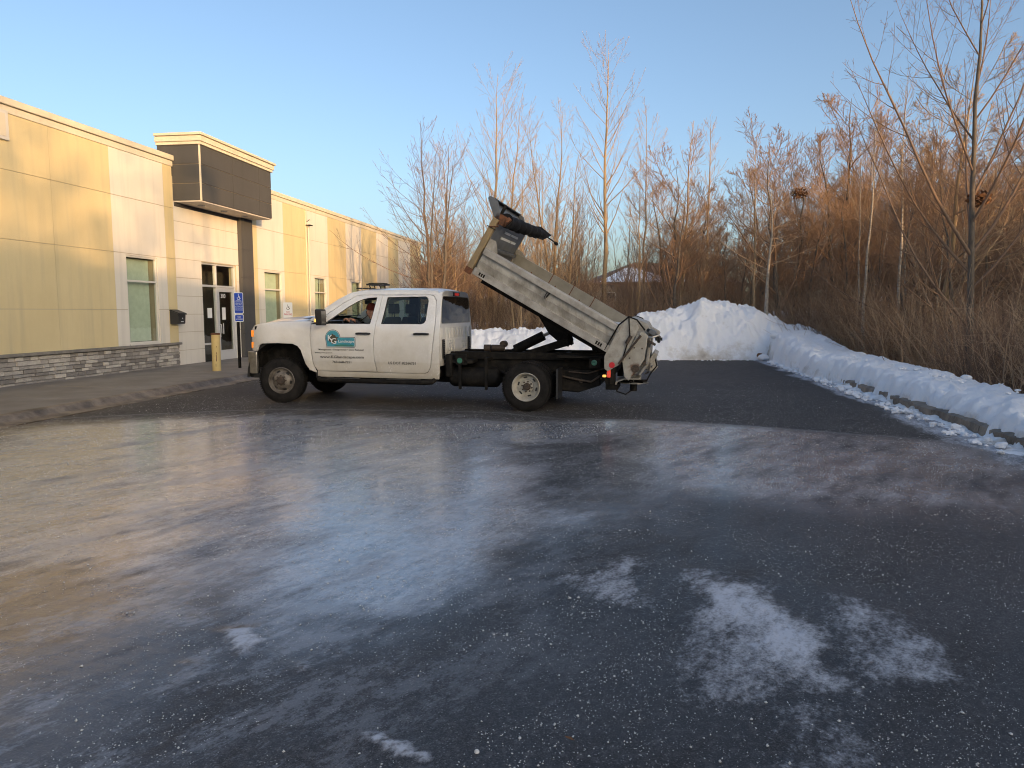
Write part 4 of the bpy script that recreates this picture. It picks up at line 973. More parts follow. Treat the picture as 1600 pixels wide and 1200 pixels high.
m = MB(); m.prism(bp+[(a, -b) for a, b in reversed(bp[1:-1])], lambda a, b, d: (a, b, d), .515, .905); bu = mk('bumper', m, M['chrome'], truck, bevel=.03)
m = MB(); m.prism([(p[0]-.03, p[1]*.97) for p in bp]+[(a-.03, -b*.97) for a, b in reversed(bp[1:-1])], lambda a, b, d: (a, b, d), .44, .52); mk('air_dam', m, M['black'], bu)
m = MB(); m.bx(5.20, 5.225, -.16, .16, .6, .74); mk('licence_plate', m, M['paper'], bu)
# wheel wells, firewall and floor
m = MB(); m.bx(3.75, 5.05, -.62, .62, .62, 1.30); mk('engine_bay', m, M['matteblack'], truck)
m = MB(); m.bx(3.72, 3.84, -.94, .94, .52, 1.42); m.bx(1.58, 3.8, -.93, .93, .50, .60); m.bx(4.95, 5.04, -.8, .8, .55, 1.3); m.bx(3.80, 5.0, -.93, .93, 1.30, 1.36); mk('floor', m, M['matteblack'], truck)
for s_ in (1, -1):
    m = MB()
    m.prism(arc(4.47, .45, .70, 0, 180, 14)+list(reversed(arc(4.47, .45, .66, 0, 180, 14))), lambda a, b, d: (a, d, b), s_*.50, s_*.95)
    m.bx(4.90, 4.93, s_*.60, s_*.93, .40, .62)
    mk('wheel_well', m, M['black'], truck)
# step bar
for s_ in (1, -1):
    m = MB(); m.tube([(3.80, s_*.86, .50), (3.72, s_*1.02, .435), (3.60, s_*1.05, .43), (1.78, s_*1.05, .425), (1.66, s_*1.02, .43), (1.60, s_*.86, .50)], .042, 10)
    for x in (3.3, 2.6, 1.95): m.tube([(x, s_*1.02, .43), (x, s_*.8, .52)], .02, 6)
    mk('step_bar', m, M['matteblack'], truck, smooth=50)
    for (a, b) in ((2.95, 3.55), (1.85, 2.45)): m = MB(); m.bx(a, b, s_*1.02, s_*1.085, .462, .476); mk('step_pad', m, M['black'], truck, bevel=.004)
# mirrors
for s_ in (1, -1):
    m = MB(); m.prism(roundpoly([(1.06, 1.385), (1.25, 1.385), (1.27, 1.66), (1.075, 1.66)], .035), lambda a, b, d: (d-.0*a, s_*a, b), 3.54, 3.645); mi = mk('mirror', m, M['black'], truck, bevel=.02)
    m = MB(); m.tube([(3.62, s_*.95, 1.44), (3.60, s_*1.10, 1.45)], .028, 8); m.tube([(3.62, s_*.93, 1.53), (3.60, s_*1.10, 1.57)], .02, 8); mk('bracket', m, M['black'], mi)
    m = MB(); m.prism([(3.86, 1.405), (3.62, 1.405), (3.62, 1.575)], lambda a, b, d: (a, s_*(YF(a, b)+d), b), -.01, .006); mk('sail_panel', m, M['black'], mi)
    m = MB(); m.prism([(1.09, 1.42), (1.235, 1.42), (1.25, 1.63), (1.10, 1.63)], lambda a, b, d: (d, s_*a, b), 3.534, 3.538); mk('mirror_glass', m, M['chrome'], mi)
    m = MB(); m.bx(3.635, 3.668, s_*1.12, s_*1.27, 1.44, 1.50); mk('marker_lamp', m, M['amberlit'], mi, bevel=.01)
# antenna / amber beacon bar on the roof
m = MB(); m.prism(roundpoly([(2.84, -.16), (3.20, -.16), (3.20, .16), (2.84, .16)], .05), lambda a, b, d: (a, b, d), 2.098, 2.128); lb_ = mk('light_bar', m, M['black'], truck, bevel=.008)
m = MB()
for x_ in (2.92, 3.12):
    for y_ in (-.1, .1): m.tube([(x_, y_, 2.03), (x_+.02, y_*1.2, 2.10)], .011, 6)
mk('light_bar_feet', m, M['black'], lb_)
m = MB(); m.prism(roundpoly([(2.87, -.12), (3.17, -.12), (3.17, .12), (2.87, .12)], .04), lambda a, b, d: (a, b, d), 2.129, 2.142); mk('light_bar_lens', m, M['tintglass'], lb_)
m = MB(); m.prism([(3.30, 0), (3.18, .07), (3.04, .035), (3.04, -.035), (3.16, -.045)], lambda a, b, d: (a, d, 1.985+abs(b)*.9+(a-3.04)*-.1), -.02, .02); mk('roof_antenna', m, M['black'], truck, bevel=.005)
for y_ in (.55, .28, 0, -.28, -.55): m = MB(); m.prism(roundpoly([(3.10, y_-.05), (3.19, y_-.04), (3.19, y_+.04), (3.10, y_+.05)], .02), lambda a, b, d: (a, b, d), 1.99+.04*(1-y_*y_), 2.012+.04*(1-y_*y_)); mk('roof_marker_lamp', m, M['black'], truck)
# interior
def seat(x, y, w, bench=False):
    m = MB(); m.prism(roundpoly([(x-.05, .98), (x+.45, 1.0), (x+.47, .86), (x-.05, .82)], .04), lambda a, b, d: (a, d, b), y-w/2, y+w/2)
    m.prism(roundpoly([(x-.02, .90), (x+.13, .92), (x-.02, 1.42), (x-.06, 1.53), (x-.14, 1.52), (x-.16, 1.40)], .04), lambda a, b, d: (a, d, b), y-w/2, y+w/2)
    o = mk('seat', m, M['seat'], truck, bevel=.03)
    for yy_ in ([y] if not bench else [y-w*.3, y+w*.3]):
        m = MB(); m.prism(roundpoly([(yy_-.13, 1.585), (yy_+.13, 1.585), (yy_+.11, 1.76), (yy_-.11, 1.76)], .05), lambda a, b, d: (d-.02, a, b), x-.15, x-.03); m.tube([(x-.09, yy_-.06, 1.45), (x-.1, yy_-.06, 1.6)], .008, 5); m.tube([(x-.09, yy_+.06, 1.45), (x-.1, yy_+.06, 1.6)], .008, 5)
        mk('headrest', m, M['seat'], o, bevel=.02)
seat(2.66, .42, .52); seat(2.66, -.42, .52); seat(1.98, 0, 1.45, True)
m = MB(); m.prism(roundpoly([(3.72, 1.36), (3.50, 1.40), (3.42, 1.30), (3.50, .9), (3.72, .9)], .03), lambda a, b, d: (a, d, b), -.90, .90); mk('dashboard', m, M['dash'], truck, bevel=.01)
m = MB(); ring = [(3.43+.06*math.sin(t_), .42+.19*math.cos(t_), 1.32+.17*math.sin(t_)) for t_ in [2*math.pi*i/24 for i in range(25)]]; m.tube(ring, .015, 6, caps=False)
m.tube([(3.42, .24, 1.32), (3.44, .42, 1.31), (3.42, .60, 1.32)], .014, 5); m.tube([(3.43, .42, 1.32), (3.62, .42, 1.22)], .03, 6); mk('steering_wheel', m, M['black'], truck, smooth=60)
m = MB(); m.prism(roundpoly([(-.12, 1.76), (.12, 1.76), (.12, 1.83), (-.12, 1.83)], .02), lambda a, b, d: (d, a, b), 3.20, 3.24); m.tube([(3.24, 0, 1.83), (3.30, 0, 1.90)], .01, 5); mk('rear_view_mirror', m, M['black'], truck)
m = MB(); m.bx(1.60, 3.05, -.72, .72, 1.90, 1.93); m.bx(3.0, 3.16, .12, .68, 1.83, 1.90); mk('headliner', m, M['dash'], truck)
# door lettering and logo
def dp_(a0, z0, off=.004): return lambda u, v: (a0-u, YF(a0-u, z0+v)+off, z0+v)
def decal(name, poly, mat_, off):
    q = MB(); flat = list(poly); tris = tessellate_polygon([[Vector((p[0], p[1], 0)) for p in flat]])
    bm = bmesh.new(); vs = [bm.verts.new((p[0], 0, p[1])) for p in flat]
    for t_ in tris: bm.faces.new([vs[i] for i in t_])
    for zz in np.arange(.7, 1.4, .03): bmesh.ops.bisect_plane(bm, geom=bm.verts[:]+bm.edges[:]+bm.faces[:], plane_co=(0, 0, zz), plane_no=(0, 0, 1), dist=1e-4)
    for v in bm.verts: v.co.y = YF(v.co.x, v.co.z)+off
    me = bpy.data.meshes.new(name); bm.to_mesh(me); bm.free(); me.materials.append(mat_); return link(name, me, truck)
def logo_outline(e):
    cx, cz, r = 3.458, 1.165, .140-e
    pts = arc(cx, cz, r, 180, 22, 12)
    pts += [(3.315-0.0-e*0+(-e), 1.190-e)] if False else []
    # truck x runs right-to-left in the picture, so mirror: build in picture space then flip
    return pts
def pic(e):
    """outline in door space: a = distance to the right of the panel's left edge"""
    W_, H1, rr = .565, .180, .03
    L_ = roundpoly([(e, e), (W_-e, e), (W_-e, H1-e), (.283-e*.2, H1-e)], [rr, rr, rr, 0])
    c = (.142, .165); r = .142-e
    ac = [(c[0]+r*math.cos(R(t_)), c[1]+r*math.sin(R(t_))) for t_ in np.linspace(8 if e == 0 else 6, 180, 16)]
    return [(3.598-a, 1.003+b) for a, b in L_+ac]
decal('logo_panel', pic(0), M['navy'], .0045); decal('logo_line', pic(.009), M['paper'], .006); decal('logo_face', pic(.014), M['teal'], .0075)
bl2 = []
for i in range(22):
    a_ = 2*math.pi*i/22; r_ = .082+.018*math.sin(i*2.7)+.01*math.cos(i*5.1); bl2.append((3.463-.01+r_*1.05*math.cos(a_), 1.148+r_*.95*math.sin(a_)))
decal('logo_tree', bl2, M['treeprint'], .009)
decal('logo_lawn', [(3.45, 1.021), (3.055, 1.021), (3.05, 1.033), (3.12, 1.052), (3.30, 1.058), (3.42, 1.040)], M['lawn'], .009)
def lettering(txt, x0, x1, z, h, mat_, off=.006):
    vs, fs = text_mesh(txt, dp_(x0, z, off), x0-x1, h); q = MB(); q.add(vs, fs); return mk('lettering', q, mat_, truck, recalc=False)
lettering('K', 3.545, 3.455, 1.120, .098, M['paper'], .0105); lettering('G', 3.490, 3.385, 1.065, .098, M['paper'], .0115)
lettering('Landscape', 3.345, 3.055, 1.072, .062, M['paper'], .0105)
lettering('Management • Design/Install • Snow Removal', 3.725, 2.885, .940, .040, M['ink'])
lettering('80000GVW.B # 9ACA', 3.795, 3.470, .895, .022, M['ink'])
lettering('www.KGlandscape.com', 3.705, 2.885, .800, .062, M['ink'])
lettering('763-568-7251', 3.475, 3.120, .728, .042, M['ink'])
lettering('US DOT #2266731', 2.440, 1.945, .718, .052, M['ink'])
# chassis
m = MB()
for s_ in (1, -1):
    m.bx(-1.25, 4.9, s_*.40-.035, s_*.40+.035, .60, .80)
    m.bx(-1.20, 1.48, s_*.44-.05, s_*.44+.05, .802, .925)
for x in (-1.15, -.5, .3, 1.0, 1.44): m.bx(x-.04, x+.04, -.40, .40, .64, .90)
fr_ = mk('chassis_frame', m, M['matteblack'], truck, bevel=.006)
m = MB(); m.tube([(.56, .62, .50), (.62, .62, .50), (1.38, .62, .50), (1.44, .62, .50)], [.14, .17, .17, .14], 14); m.bx(1.36, 1.48, .50, .84, .50, .90); mk('fuel_tank', m, M['matteblack'], truck, bevel=.03)
for a_ in (.74, 1.2): m = MB(); m.prism([(.44, .84), (.80, .84), (.80, .30), (.78, .30), (.78, .78), (.46, .78)], lambda p, q, d: (d, p, q), a_, a_+.05); mk('tank_strap', m, M['matteblack'], truck)
m = MB(); m.bx(.55, 1.46, -.86, -.50, .36, .74); mk('battery_box', m, M['matteblack'], truck, bevel=.02)
m = MB(); m.bx(1.45, 3.7, -.5, .5, .40, .58); m.tube([(3.6, .3, .45), (1.5, .35, .42), (-.6, .42, .45)], .05, 8); mk('underbody', m, M['matteblack'], truck)
m = MB(); m.prism([(-.42, .66), (-1.12, .66), (-1.16, .40), (-.78, .27), (-.42, .30)], lambda a, b, d: (a, d, b), -.55, .62); mk('spare_tank', m, M['matteblack'], truck, bevel=.02)
m = MB(); m.tube([(-.5, .66, .55), (-.75, .68, .50), (-1.0, .66, .46), (-1.15, .62, .56)], .018, 6); m.tube([(-.62, .63, .62), (-.95, .66, .60), (-1.2, .6, .68)], .014, 6); m.lathe([(0, .001), (0, .035), (.04, .035)], 10, Matrix.Translation((-.83, .66, .47)) @ Matrix.Rotation(R(180), 4, 'X')); mk('air_line', m, M['hub'], truck, smooth=50)
m = MB(); m.tube([(0, -.9, .40), (0, .9, .40)], .07, 10); m.lathe([(-.2, .06), (-.12, .16), (.12, .16), (.2, .06)], 14, Matrix.Translation((0, 0, .4))); mk('rear_axle', m, M['matteblack'], truck, smooth=40)
m = MB(); m.tube([(4.49, -.85, .42), (4.49, .85, .42)], .06, 10); m.lathe([(-.15, .06), (-.1, .14), (.1, .14), (.15, .06)], 14, Matrix.Translation((4.49, .1, .42))); mk('front_axle', m, M['matteblack'], truck, smooth=40)
m = MB()
for s_ in (1, -1):
    m.tube([(-.62, s_*.55, .66), (-.3, s_*.55, .50), (0, s_*.55, .46), (.35, s_*.55, .50), (.68, s_*.55, .66)], .035, 6)
mk('leaf_spring', m, M['matteblack'], truck)
for x_ in (1.223, -1.064):
    m = MB(); m.bx(x_-.07, x_+.07, .80, .815, .72, .86); q = mk('marker_plate', m, M['matteblack'], truck)
    m = MB(); m.lathe([(0, .001), (-.012, .03), (-.008, .045), (0, .048)], 18, Matrix.Translation((x_, .816, .79)) @ Matrix.Rotation(R(180), 4, 'X')); mk('green_marker', m, M['green'], q, smooth=50)
m = MB(); m.bx(1.0, 1.5, .45, .80, .745, .80); m.bx(1.10, 1.30, .74, .80, .72, .9); mk('mount_plate', m, M['matteblack'], truck)
m = MB(); m.bx(-1.22, -.45, .48, .80, .86, .90); m.bx(-1.16, -.98, .74, .80, .70, .88); mk('mount_plate', m, M['matteblack'], truck)
m = MB(); m.tube([(.78, .30, .99), (.56, .30, .99)], .055, 12); m.tube([(.92, .30, .985), (.80, .30, .985)], .062, 12); m.tube([(.60, .1, 1.05), (.60, .25, 1.05)], .06, 12); mk('hydraulic_pump', m, M['hub'], truck, smooth=40)
m = MB(); m.prism([(-.97, .93), (-.92, 1.09), (-.99, 1.03), (-1.02, .93)], lambda a, b, d: (a, d, b), -.1, .15); mk('bed_guide', m, M['matteblack'], truck)
# wheels
def tyre(T, w):
    prof = [(-w/2, .235), (-w/2-.006, .28), (-w/2+.004, .345), (-w/2+.03, .382), (-w/2+.045, .397), (w/2-.045, .397), (w/2-.03, .382), (w/2-.004, .345), (w/2+.006, .28), (w/2, .235), (w/2-.03, .225), (-w/2+.03, .225), (-w/2, .235)]
    m = MB(); m.lathe(prof, 56, T)
    for k in range(64):       # tread lugs
        a = 2*math.pi*k/64; rot = Matrix.Rotation(a, 4, 'Y')
        for j, (y0, y1) in enumerate(((-w/2+.015, -w/2+.085), (-.028, .028), (w/2-.085, w/2-.015))):
            aa = rot @ Matrix.Rotation(math.pi/64*(j % 2), 4, 'Y')
            m.box((0, (y0+y1)/2, .398), (.026, y1-y0, .016), T @ aa)
    return m
def wheel(x, y, side, rear=False, inner=False, steer=0, name='wheel', ground=.40):
    # wheel local: +y points outward
    T = Matrix.Translation((x, y, .402)) @ Matrix.Rotation(math.pi if side < 0 else 0, 4, 'Z') @ Matrix.Rotation(R(steer), 4, 'Z')
    w = .235
    o = mk('wheel', tyre(T, w), M['rubber'], truck, smooth=32)
    h = w/2
    if rear:
        dish = [(h+.004, .236), (h+.012, .228), (h+.002, .218), (h-.03, .205), (h-.05, .198), (h-.11, .192), (h-.135, .17), (h-.125, .115), (h-.10, .105), (h-.095, .055)]
        m = MB(); m.lathe(dish, 40, T); m.lathe([(h-.19, .22), (h-.12, .205)], 40, T)
        ri_ = mk('rim', m, M['rimr'], o, smooth=40)
        for k in range(6):
            q = MB(); a = 2*math.pi*k/6+.3; P_ = T @ Matrix.Translation((.153*math.cos(a), h-.129, .153*math.sin(a))) @ Matrix.Rotation(-a, 4, 'Y')
            q.prism(roundpoly([(-.013, -.032), (.013, -.032), (.013, .032), (-.013, .032)], .012), lambda u, v, d: tuple(P_ @ Vector((u, d, v))), -.004, .003)
            mk('rim_hole', q, M['black'], ri_)
        q = MB(); q.lathe([(h-.10, .062), (h-.04, .058), (h-.02, .046), (h-.018, .001)], 20, T); q.lathe([(h-.098, .062), (h-.09, .062), (h-.088, .05)], 20, T)
        mk('hub', q, M['hub'], ri_, smooth=40)
        q = MB()
        for k in range(8):
            a = 2*math.pi*k/8+.2; q.lathe([(h-.10, .013), (h-.075, .013), (h-.073, .001)], 8, T @ Matrix.Translation((.083*math.cos(a), 0, .083*math.sin(a))))
        mk('lug_nuts', q, M['hub'], ri_)
    else:
        dish = [(h+.004, .236), (h+.010, .228), (h+.0, .216), (h-.045, .20), (h-.05, .185), (h-.015, .155), (h+.012, .125), (h+.02, .10), (h+.018, .07)]
        m = MB(); m.lathe(dish, 40, T); ri_ = mk('rim', m, M['rimf'], o, smooth=40)
        for k in range(6):
            q = MB(); a = 2*math.pi*k/6+.2; P_ = T @ Matrix.Translation((.165*math.cos(a), h-.028, .165*math.sin(a))) @ Matrix.Rotation(-a, 4, 'Y') @ Matrix.Rotation(R(0), 4, 'X') @ Matrix.Rotation(R(-48), 4, 'Z')
            q.prism(roundpoly([(-.026, -.034), (.022, -.024), (.022, .024), (-.026, .034)], .014), lambda u, v, d: tuple(P_ @ Vector((u, d, v))), -.004, .005)
            mk('rim_hole', q, M['black'], ri_)
        q = MB(); q.lathe([(h-.02, .074), (h+.045, .070), (h+.06, .055), (h+.062, .03), (h+.055, .001)], 20, T); mk('hub', q, M['hub'], ri_, smooth=40)
        q = MB()
        for k in range(8):
            a = 2*math.pi*k/8; q.lathe([(h+.015, .012), (h+.04, .012), (h+.042, .001)], 8, T @ Matrix.Translation((.088*math.cos(a), 0, .088*math.sin(a))))
        mk('lug_nuts', q, M['hub'], ri_)
wheel(4.49, .875, 1, steer=10); wheel(4.49, -.875, -1, steer=10)
for s_ in (1, -1):
    wheel(0, s_*1.065, s_, rear=True); wheel(0, s_*.77, s_, rear=False)

# ---- dump bed, tipped 29.8 degrees about its rear hinge
bt = R(29.8); ca, sa = math.cos(bt), math.sin(bt)
def BT(e1, y, e2): return (-1.284+e1*ca-e2*sa, y, .979+e1*sa+e2*ca)
def bbox(mb, a0, a1, y0, y1, b0, b1):
    return mb.add([BT(a, y, b) for a in (a0, a1) for y in (y0, y1) for b in (b0, b1)], [(0, 1, 3, 2), (4, 6, 7, 5), (0, 4, 5, 1), (2, 3, 7, 6), (0, 2, 6, 4), (1, 5, 7, 3)])
m = MB(); bbox(m, 0, 2.56, -1.03, 1.03, .07, .10); db = mk('dump_bed', m, M['bedin'], truck)
m = MB()
for k in range(8): bbox(m, .15+k*.32, .21+k*.32, -1.0, 1.0, -.02, .068)
bbox(m, -.02, 2.5, .33, .45, -.12, -.02); bbox(m, -.02, 2.5, -.45, -.33, -.12, -.02); mk('crossmember', m, M['matteblack'], db)
L0, L1 = .0, 2.54
for s_, up in ((1, 0), (-1, .09)):
    pr = [(1.12, 0), (1.12, .115), (1.045, .122), (1.045, .13), (1.085, .245), (1.06, .25), (1.06, .375+up)]
    m = MB(); prl = pr+[(1.02, .46+up), (1.02, .0)]
    m.prism([(a, b) for a, b in prl], lambda a, b, d: BT(d, s_*a, b), L0, L1); mk('side_panel', m, M['bed'], db, bevel=.004)
    m = MB(); m.prism([(1.02, .372+up), (1.12, .362+up), (1.125, .455+up), (1.10, .475+up), (1.02, .475+up)], lambda a, b, d: BT(d, s_*a, b), L0, L1); mk('top_rail', m, M['bedrail'], db, bevel=.006)
    m = MB(); bbox(m, L0, L1-.02, min(s_*1.125, s_*1.10), max(s_*1.125, s_*1.10), .0, .118); mk('rub_rail', m, M['bedrail'], db, bevel=.004)
    m = MB(); bbox(m, L0, 2.5, min(s_*1.0, s_*1.019), max(s_*1.0, s_*1.019), .10, .475+up); mk('inner_wall', m, M['bedin'], db)
    for e in (.8, 1.25, 1.7): m = MB(); bbox(m, e-.008, e+.008, min(s_*.993, s_*.999), max(s_*.993, s_*.999), .36, .50+up); mk('weld_seam', m, M['rust'], db)
    # front stake plate and headboard post
    m = MB(); m.prism([(2.34, .49+up), (2.45, .64), (2.56, .64), (2.56, .45+up), (2.34, .45+up)], lambda a, b, d: BT(a, s_*d, b), 1.03, 1.06); mk('stake_plate', m, M['bed'], db, bevel=.004)
    m = MB(); bbox(m, 2.565, 2.665, min(s_*1.03, s_*1.12), max(s_*1.03, s_*1.12), -.02, .96); mk('headboard_post', m, M['bedgold'], db, bevel=.008)
    m = MB(); bbox(m, 2.545, 2.672, min(s_*1.125, s_*1.13), max(s_*1.125, s_*1.13), -.03, .07); mk('rusty_foot', m, M['rust'], db)
    m = MB(); m.prism([(2.545, .90), (2.66, .95), (2.91, 1.18), (2.90, 1.225), (2.74, 1.215), (2.60, 1.05)], lambda a, b, d: BT(a, s_*d, b), 1.04, 1.06); mk('protector_cheek', m, M['bluesteel'], db, bevel=.004)
    # hook
    m = MB(); m.tube([BT(1.26, s_*1.10, .36), BT(1.26, s_*1.13, .33), BT(1.27, s_*1.13, .27)], .012, 6); m.tube([BT(1.30, s_*1.10, .36), BT(1.30, s_*1.13, .30), BT(1.30, s_*1.12, .27), BT(1.27, s_*1.13, .24)], .007, 6); mk('tie_hook', m, M['matteblack'], db)
for s_ in (1, -1):
    for e in (.12, 2.32):
        vs, fs = text_mesh('DELL' if False else '▮▮▮', lambda u, v: (0, 0, 0), .1) if False else ([], [])
        q = MB()
        for k in range(3): bbox(q, e+k*.04, e+.028+k*.04, min(s_*1.1255, s_*1.1275), max(s_*1.1255, s_*1.1275), .03, .085)
        mk('rail_badge', q, M['matteblack'], db)
m = MB(); bbox(m, 2.56, 2.60, -1.03, 1.03, .05, .95); bbox(m, 2.50, 2.56, -.98, .98, .47, .52); hb = mk('headboard', m, M['bluesteel'], db, bevel=.004)
m = MB(); m.prism([(2.60, .945), (2.665, .99), (2.91, 1.19), (2.905, 1.225), (2.80, 1.235), (2.80, 1.222), (2.885, 1.205), (2.645, 1.01), (2.60, .97)], lambda a, b, d: BT(a, d, b), -1.04, 1.04); mk('cab_protector', m, M['bluesteel'], db)
m = MB(); bbox(m, 2.545, 2.559, -.62, -.10, .80, .84); bbox(m, 2.545, 2.559, .0, .40, .80, .84); bbox(m, 2.545, 2.559, -.66, -.30, .69, .73); bbox(m, 2.545, 2.559, -.22, .46, .69, .73); mk('sky_slot_bar', m, M['paper'], db)  # pale bars laid on in place of slots with sky showing through
# tarp roll with its arm
tp = MB(); rng_ = random.Random(3); pts = []; rad = []
for i in range(22):
    t_ = i/21; pts.append(BT(2.50-.22*t_+.012*math.sin(i*1.7), .93-2.0*t_, 1.0+.10*t_+.012*math.cos(i*2.1))); rad.append((.105+.018*math.sin(i*1.9)+.010*math.cos(i*3.7))*(1-.35*t_**3))
tp.tube(pts, rad, 14); mk('tarp_roll', tp, M['tarp'], db, smooth=60)
m = MB(); m.add([BT(2.45, -.2, 1.10), BT(2.36, -1.05, 1.22), BT(2.16, -1.35, 1.18), BT(2.20, -1.0, 1.02), BT(2.30, -.3, .98)], [(0, 1, 2, 3, 4)]); mk('tarp_flap', m, M['tarp'], db)
m = MB(); m.tube([BT(2.28, -1.0, 1.12), BT(2.08, -1.42, 1.10), BT(2.03, -1.50, 1.09)], .014, 6); m.tube([BT(2.05, -1.46, 1.09), BT(2.02, -1.53, 1.085)], .03, 8); mk('tarp_rod', m, M['matteblack'], db)
m = MB(); bbox(m, 2.48, 2.66, .90, 1.06, .90, 1.06); m.tube([BT(2.50, .95, 1.0), BT(2.44, .95, .98)], .085, 12); m.tube([BT(2.64, 1.0, .98), BT(2.52, 1.12, .86), BT(2.64, 1.13, .80)], .014, 6); mk('tarp_motor', m, M['rust'], db, bevel=.006)
m = MB(); bbox(m, 2.60, 2.64, .9, .96, 1.04, 1.22); bbox(m, 2.545, 2.69, 1.02, 1.135, .79, .80); mk('tarp_strap', m, M['matteblack'], db)
# hoist: cylinder, link, triangle
m = MB(); m.tube([(.42, .05, .95), (-.09, .05, 1.20)], .085, 14); m.tube([(.47, .05, .92), (.40, .05, .955)], .04, 8); cy = mk('hoist_cylinder', m, M['matteblack'], truck, smooth=40)
m = MB(); m.tube([(-.09, .05, 1.20), (-.30, .05, 1.30)], .028, 8); mk('piston_rod', m, M['chrome'], cy)
m = MB()
for y_ in (-.22, .24):
    m.prism([(.0, 1.60), (-.22, 1.24), (-.46, 1.04), (-.56, 1.02), (-.58, 1.13), (-.50, 1.33)], lambda a, b, d: (a, y_+d, b), -.02, .02)
    m.prism([(.24, .86), (.20, .93), (-.40, 1.13), (-.56, 1.15), (-.58, 1.04), (-.50, 1.02), (.10, .84)], lambda a, b, d: (a, y_*1.25+d, b), -.025, .025)
mk('hoist_linkage', m, M['matteblack'], truck, bevel=.005)
# tail post, rear spreader body
for s_ in (1, -1):
    m = MB(); m.prism([(-.005, -.08), (.035, .47), (-.03, .65), (-.10, .66), (-.24, .59), (-.30, .05), (-.27, -.08), (-.17, -.25), (-.10, -.24)], lambda a, b, d: BT(a, s_*d, b), 1.07, 1.11); mk('tail_post', m, M['spreader'], db, bevel=.006)
    m = MB(); m.tube([BT(.045, s_*1.115, .02), BT(.05, s_*1.12, .47), BT(-.02, s_*1.12, .66), BT(-.15, s_*1.10, .68), BT(-.34, s_*1.05, .60)], .013, 6); mk('hose', m, M['matteblack'], db, smooth=60)
m = MB(); m.tube([BT(-.02, 1.125, .66), BT(-.18, 1.14, .42), BT(-.22, 1.13, .26), BT(-.27, 1.12, .05)], .010, 6); mk('hose', m, M['matteblack'], db, smooth=60)
m = MB(); m.tube([BT(-.33, 1.12, .50), BT(-.27, 1.13, .02), BT(-.26, 1.12, -.06)], .018, 8); m.tube([BT(-.20, 1.12, .42), BT(-.20, 1.14, .28)], .03, 8); mk('latch_rod', m, M['hub'], db)
sp_prof = [(-.03, .66), (-.30, .70), (-.44, .62), (-.55, .40), (-.67, .15), (-.65, -.08), (-.49, -.12), (-.30, -.02), (-.28, .40), (-.10, .50)]
m = MB(); m.prism(sp_prof, lambda a, b, d: BT(a, d, b), -.92, .74); spd = mk('salt_spreader', m, M['spreader'], db, bevel=.01)
m = MB(); m.prism([(-.27, .50), (-.33, .57), (-.42, .55), (-.49, .40), (-.565, .20), (-.56, -.02), (-.53, -.22), (-.44, -.20), (-.29, -.01)], lambda a, b, d: BT(a, d, b), .985, 1.03); mk('end_plate', m, M['plate'], spd, bevel=.006)
for (pa, w_) in (([(-.40, .60), (-.53, .44), (-.50, .42), (-.38, .57)], .045), ([(-.545, .38), (-.655, .14), (-.625, .13), (-.52, .37)], .05), ([(-.655, .10), (-.645, -.07), (-.615, -.07), (-.625, .10)], .06)):
    m = MB(); m.prism(pa, lambda a, b, d: BT(a, d, b), .742, .742+w_*2.6); mk('stiffener', m, M['bedrail'], spd, bevel=.004)
m = MB(); bbox(m, -.62, -.58, .75, .98, .12, .16); bbox(m, -.60, -.42, .75, .985, .46, .49); mk('cross_bar', m, M['hub'], spd)
m = MB(); bbox(m, -.52, -.40, .60, .96, .585, .66); mk('hinge_block', m, M['bluesteel'], spd, bevel=.008)
m = MB(); m.tube([BT(-.42, .99, .52), BT(-.50, 1.0, .56), BT(-.56, .95, .63), BT(-.60, .9, .62)], .016, 6); m.tube([BT(-.30, 1.04, .52), BT(-.34, 1.05, .47), BT(-.30, 1.05, .42)], .012, 6); mk('clevis', m, M['chrome'], spd)
for (a_, b_) in ((-.33, .47), (-.45, .33), (-.50, .05), (-.36, .10), (-.34, .28)):
    m = MB(); m.lathe([(0, .001), (0, .013), (-.008, .012), (-.009, .001)], 8, Matrix.Translation(BT(a_, 1.031, b_)) @ Matrix.Rotation(R(180), 4, 'X')); mk('bolt', m, M['hub'], spd)
for (y0_, y1_, e_, b_) in ((.20, .50, -.50, .58), (.0, .4, -.52, .56)): m = MB(); bbox(m, e_-.05, e_+.12, y0_, y1_, b_, b_+.10); mk('lid_bracket', m, M['spreader'], spd, bevel=.008)
m = MB(); bbox(m, -.72, -.64, -.55, .55, .05, .34); m.prism([(-.66, .02), (-.80, -.02), (-.84, .10), (-.68, .30)], lambda a, b, d: BT(a, d, b), -.5, -.1); mk('rear_flap', m, M['spreader'], spd, bevel=.01)
m = MB(); m.tube([BT(-.38, .9, .62), BT(-.56, .55, .60), BT(-.62, .2, .52)], .03, 8); m.tube([BT(-.58, .2, .56), BT(-.60, -.3, .50)], .022, 8); m.box(BT(-.6, .1, .55), (.12, .1, .05)); mk('actuator', m, M['black'], spd, smooth=50)
m = MB(); m.tube([BT(-.70, .5, .10), BT(-.73, .3, .12), BT(-.74, .1, .08)], .014, 6); m.tube([BT(-.66, .62, .05), BT(-.74, .5, .02), BT(-.70, .4, -.05)], .012, 6); m.tube([BT(-.68, .6, .16), BT(-.72, .55, .05)], .016, 6); mk('chain', m, M['chrome'], spd)
m = MB(); m.lathe([(-.0, .001), (-.004, .03), (-.002, .062), (.0, .062)], 20, Matrix.Translation(BT(-.52, 1.032, .0)) @ Matrix.Rotation(R(180), 4, 'X')); bear = mk('auger_bearing', m, M['hub'], spd, smooth=40)
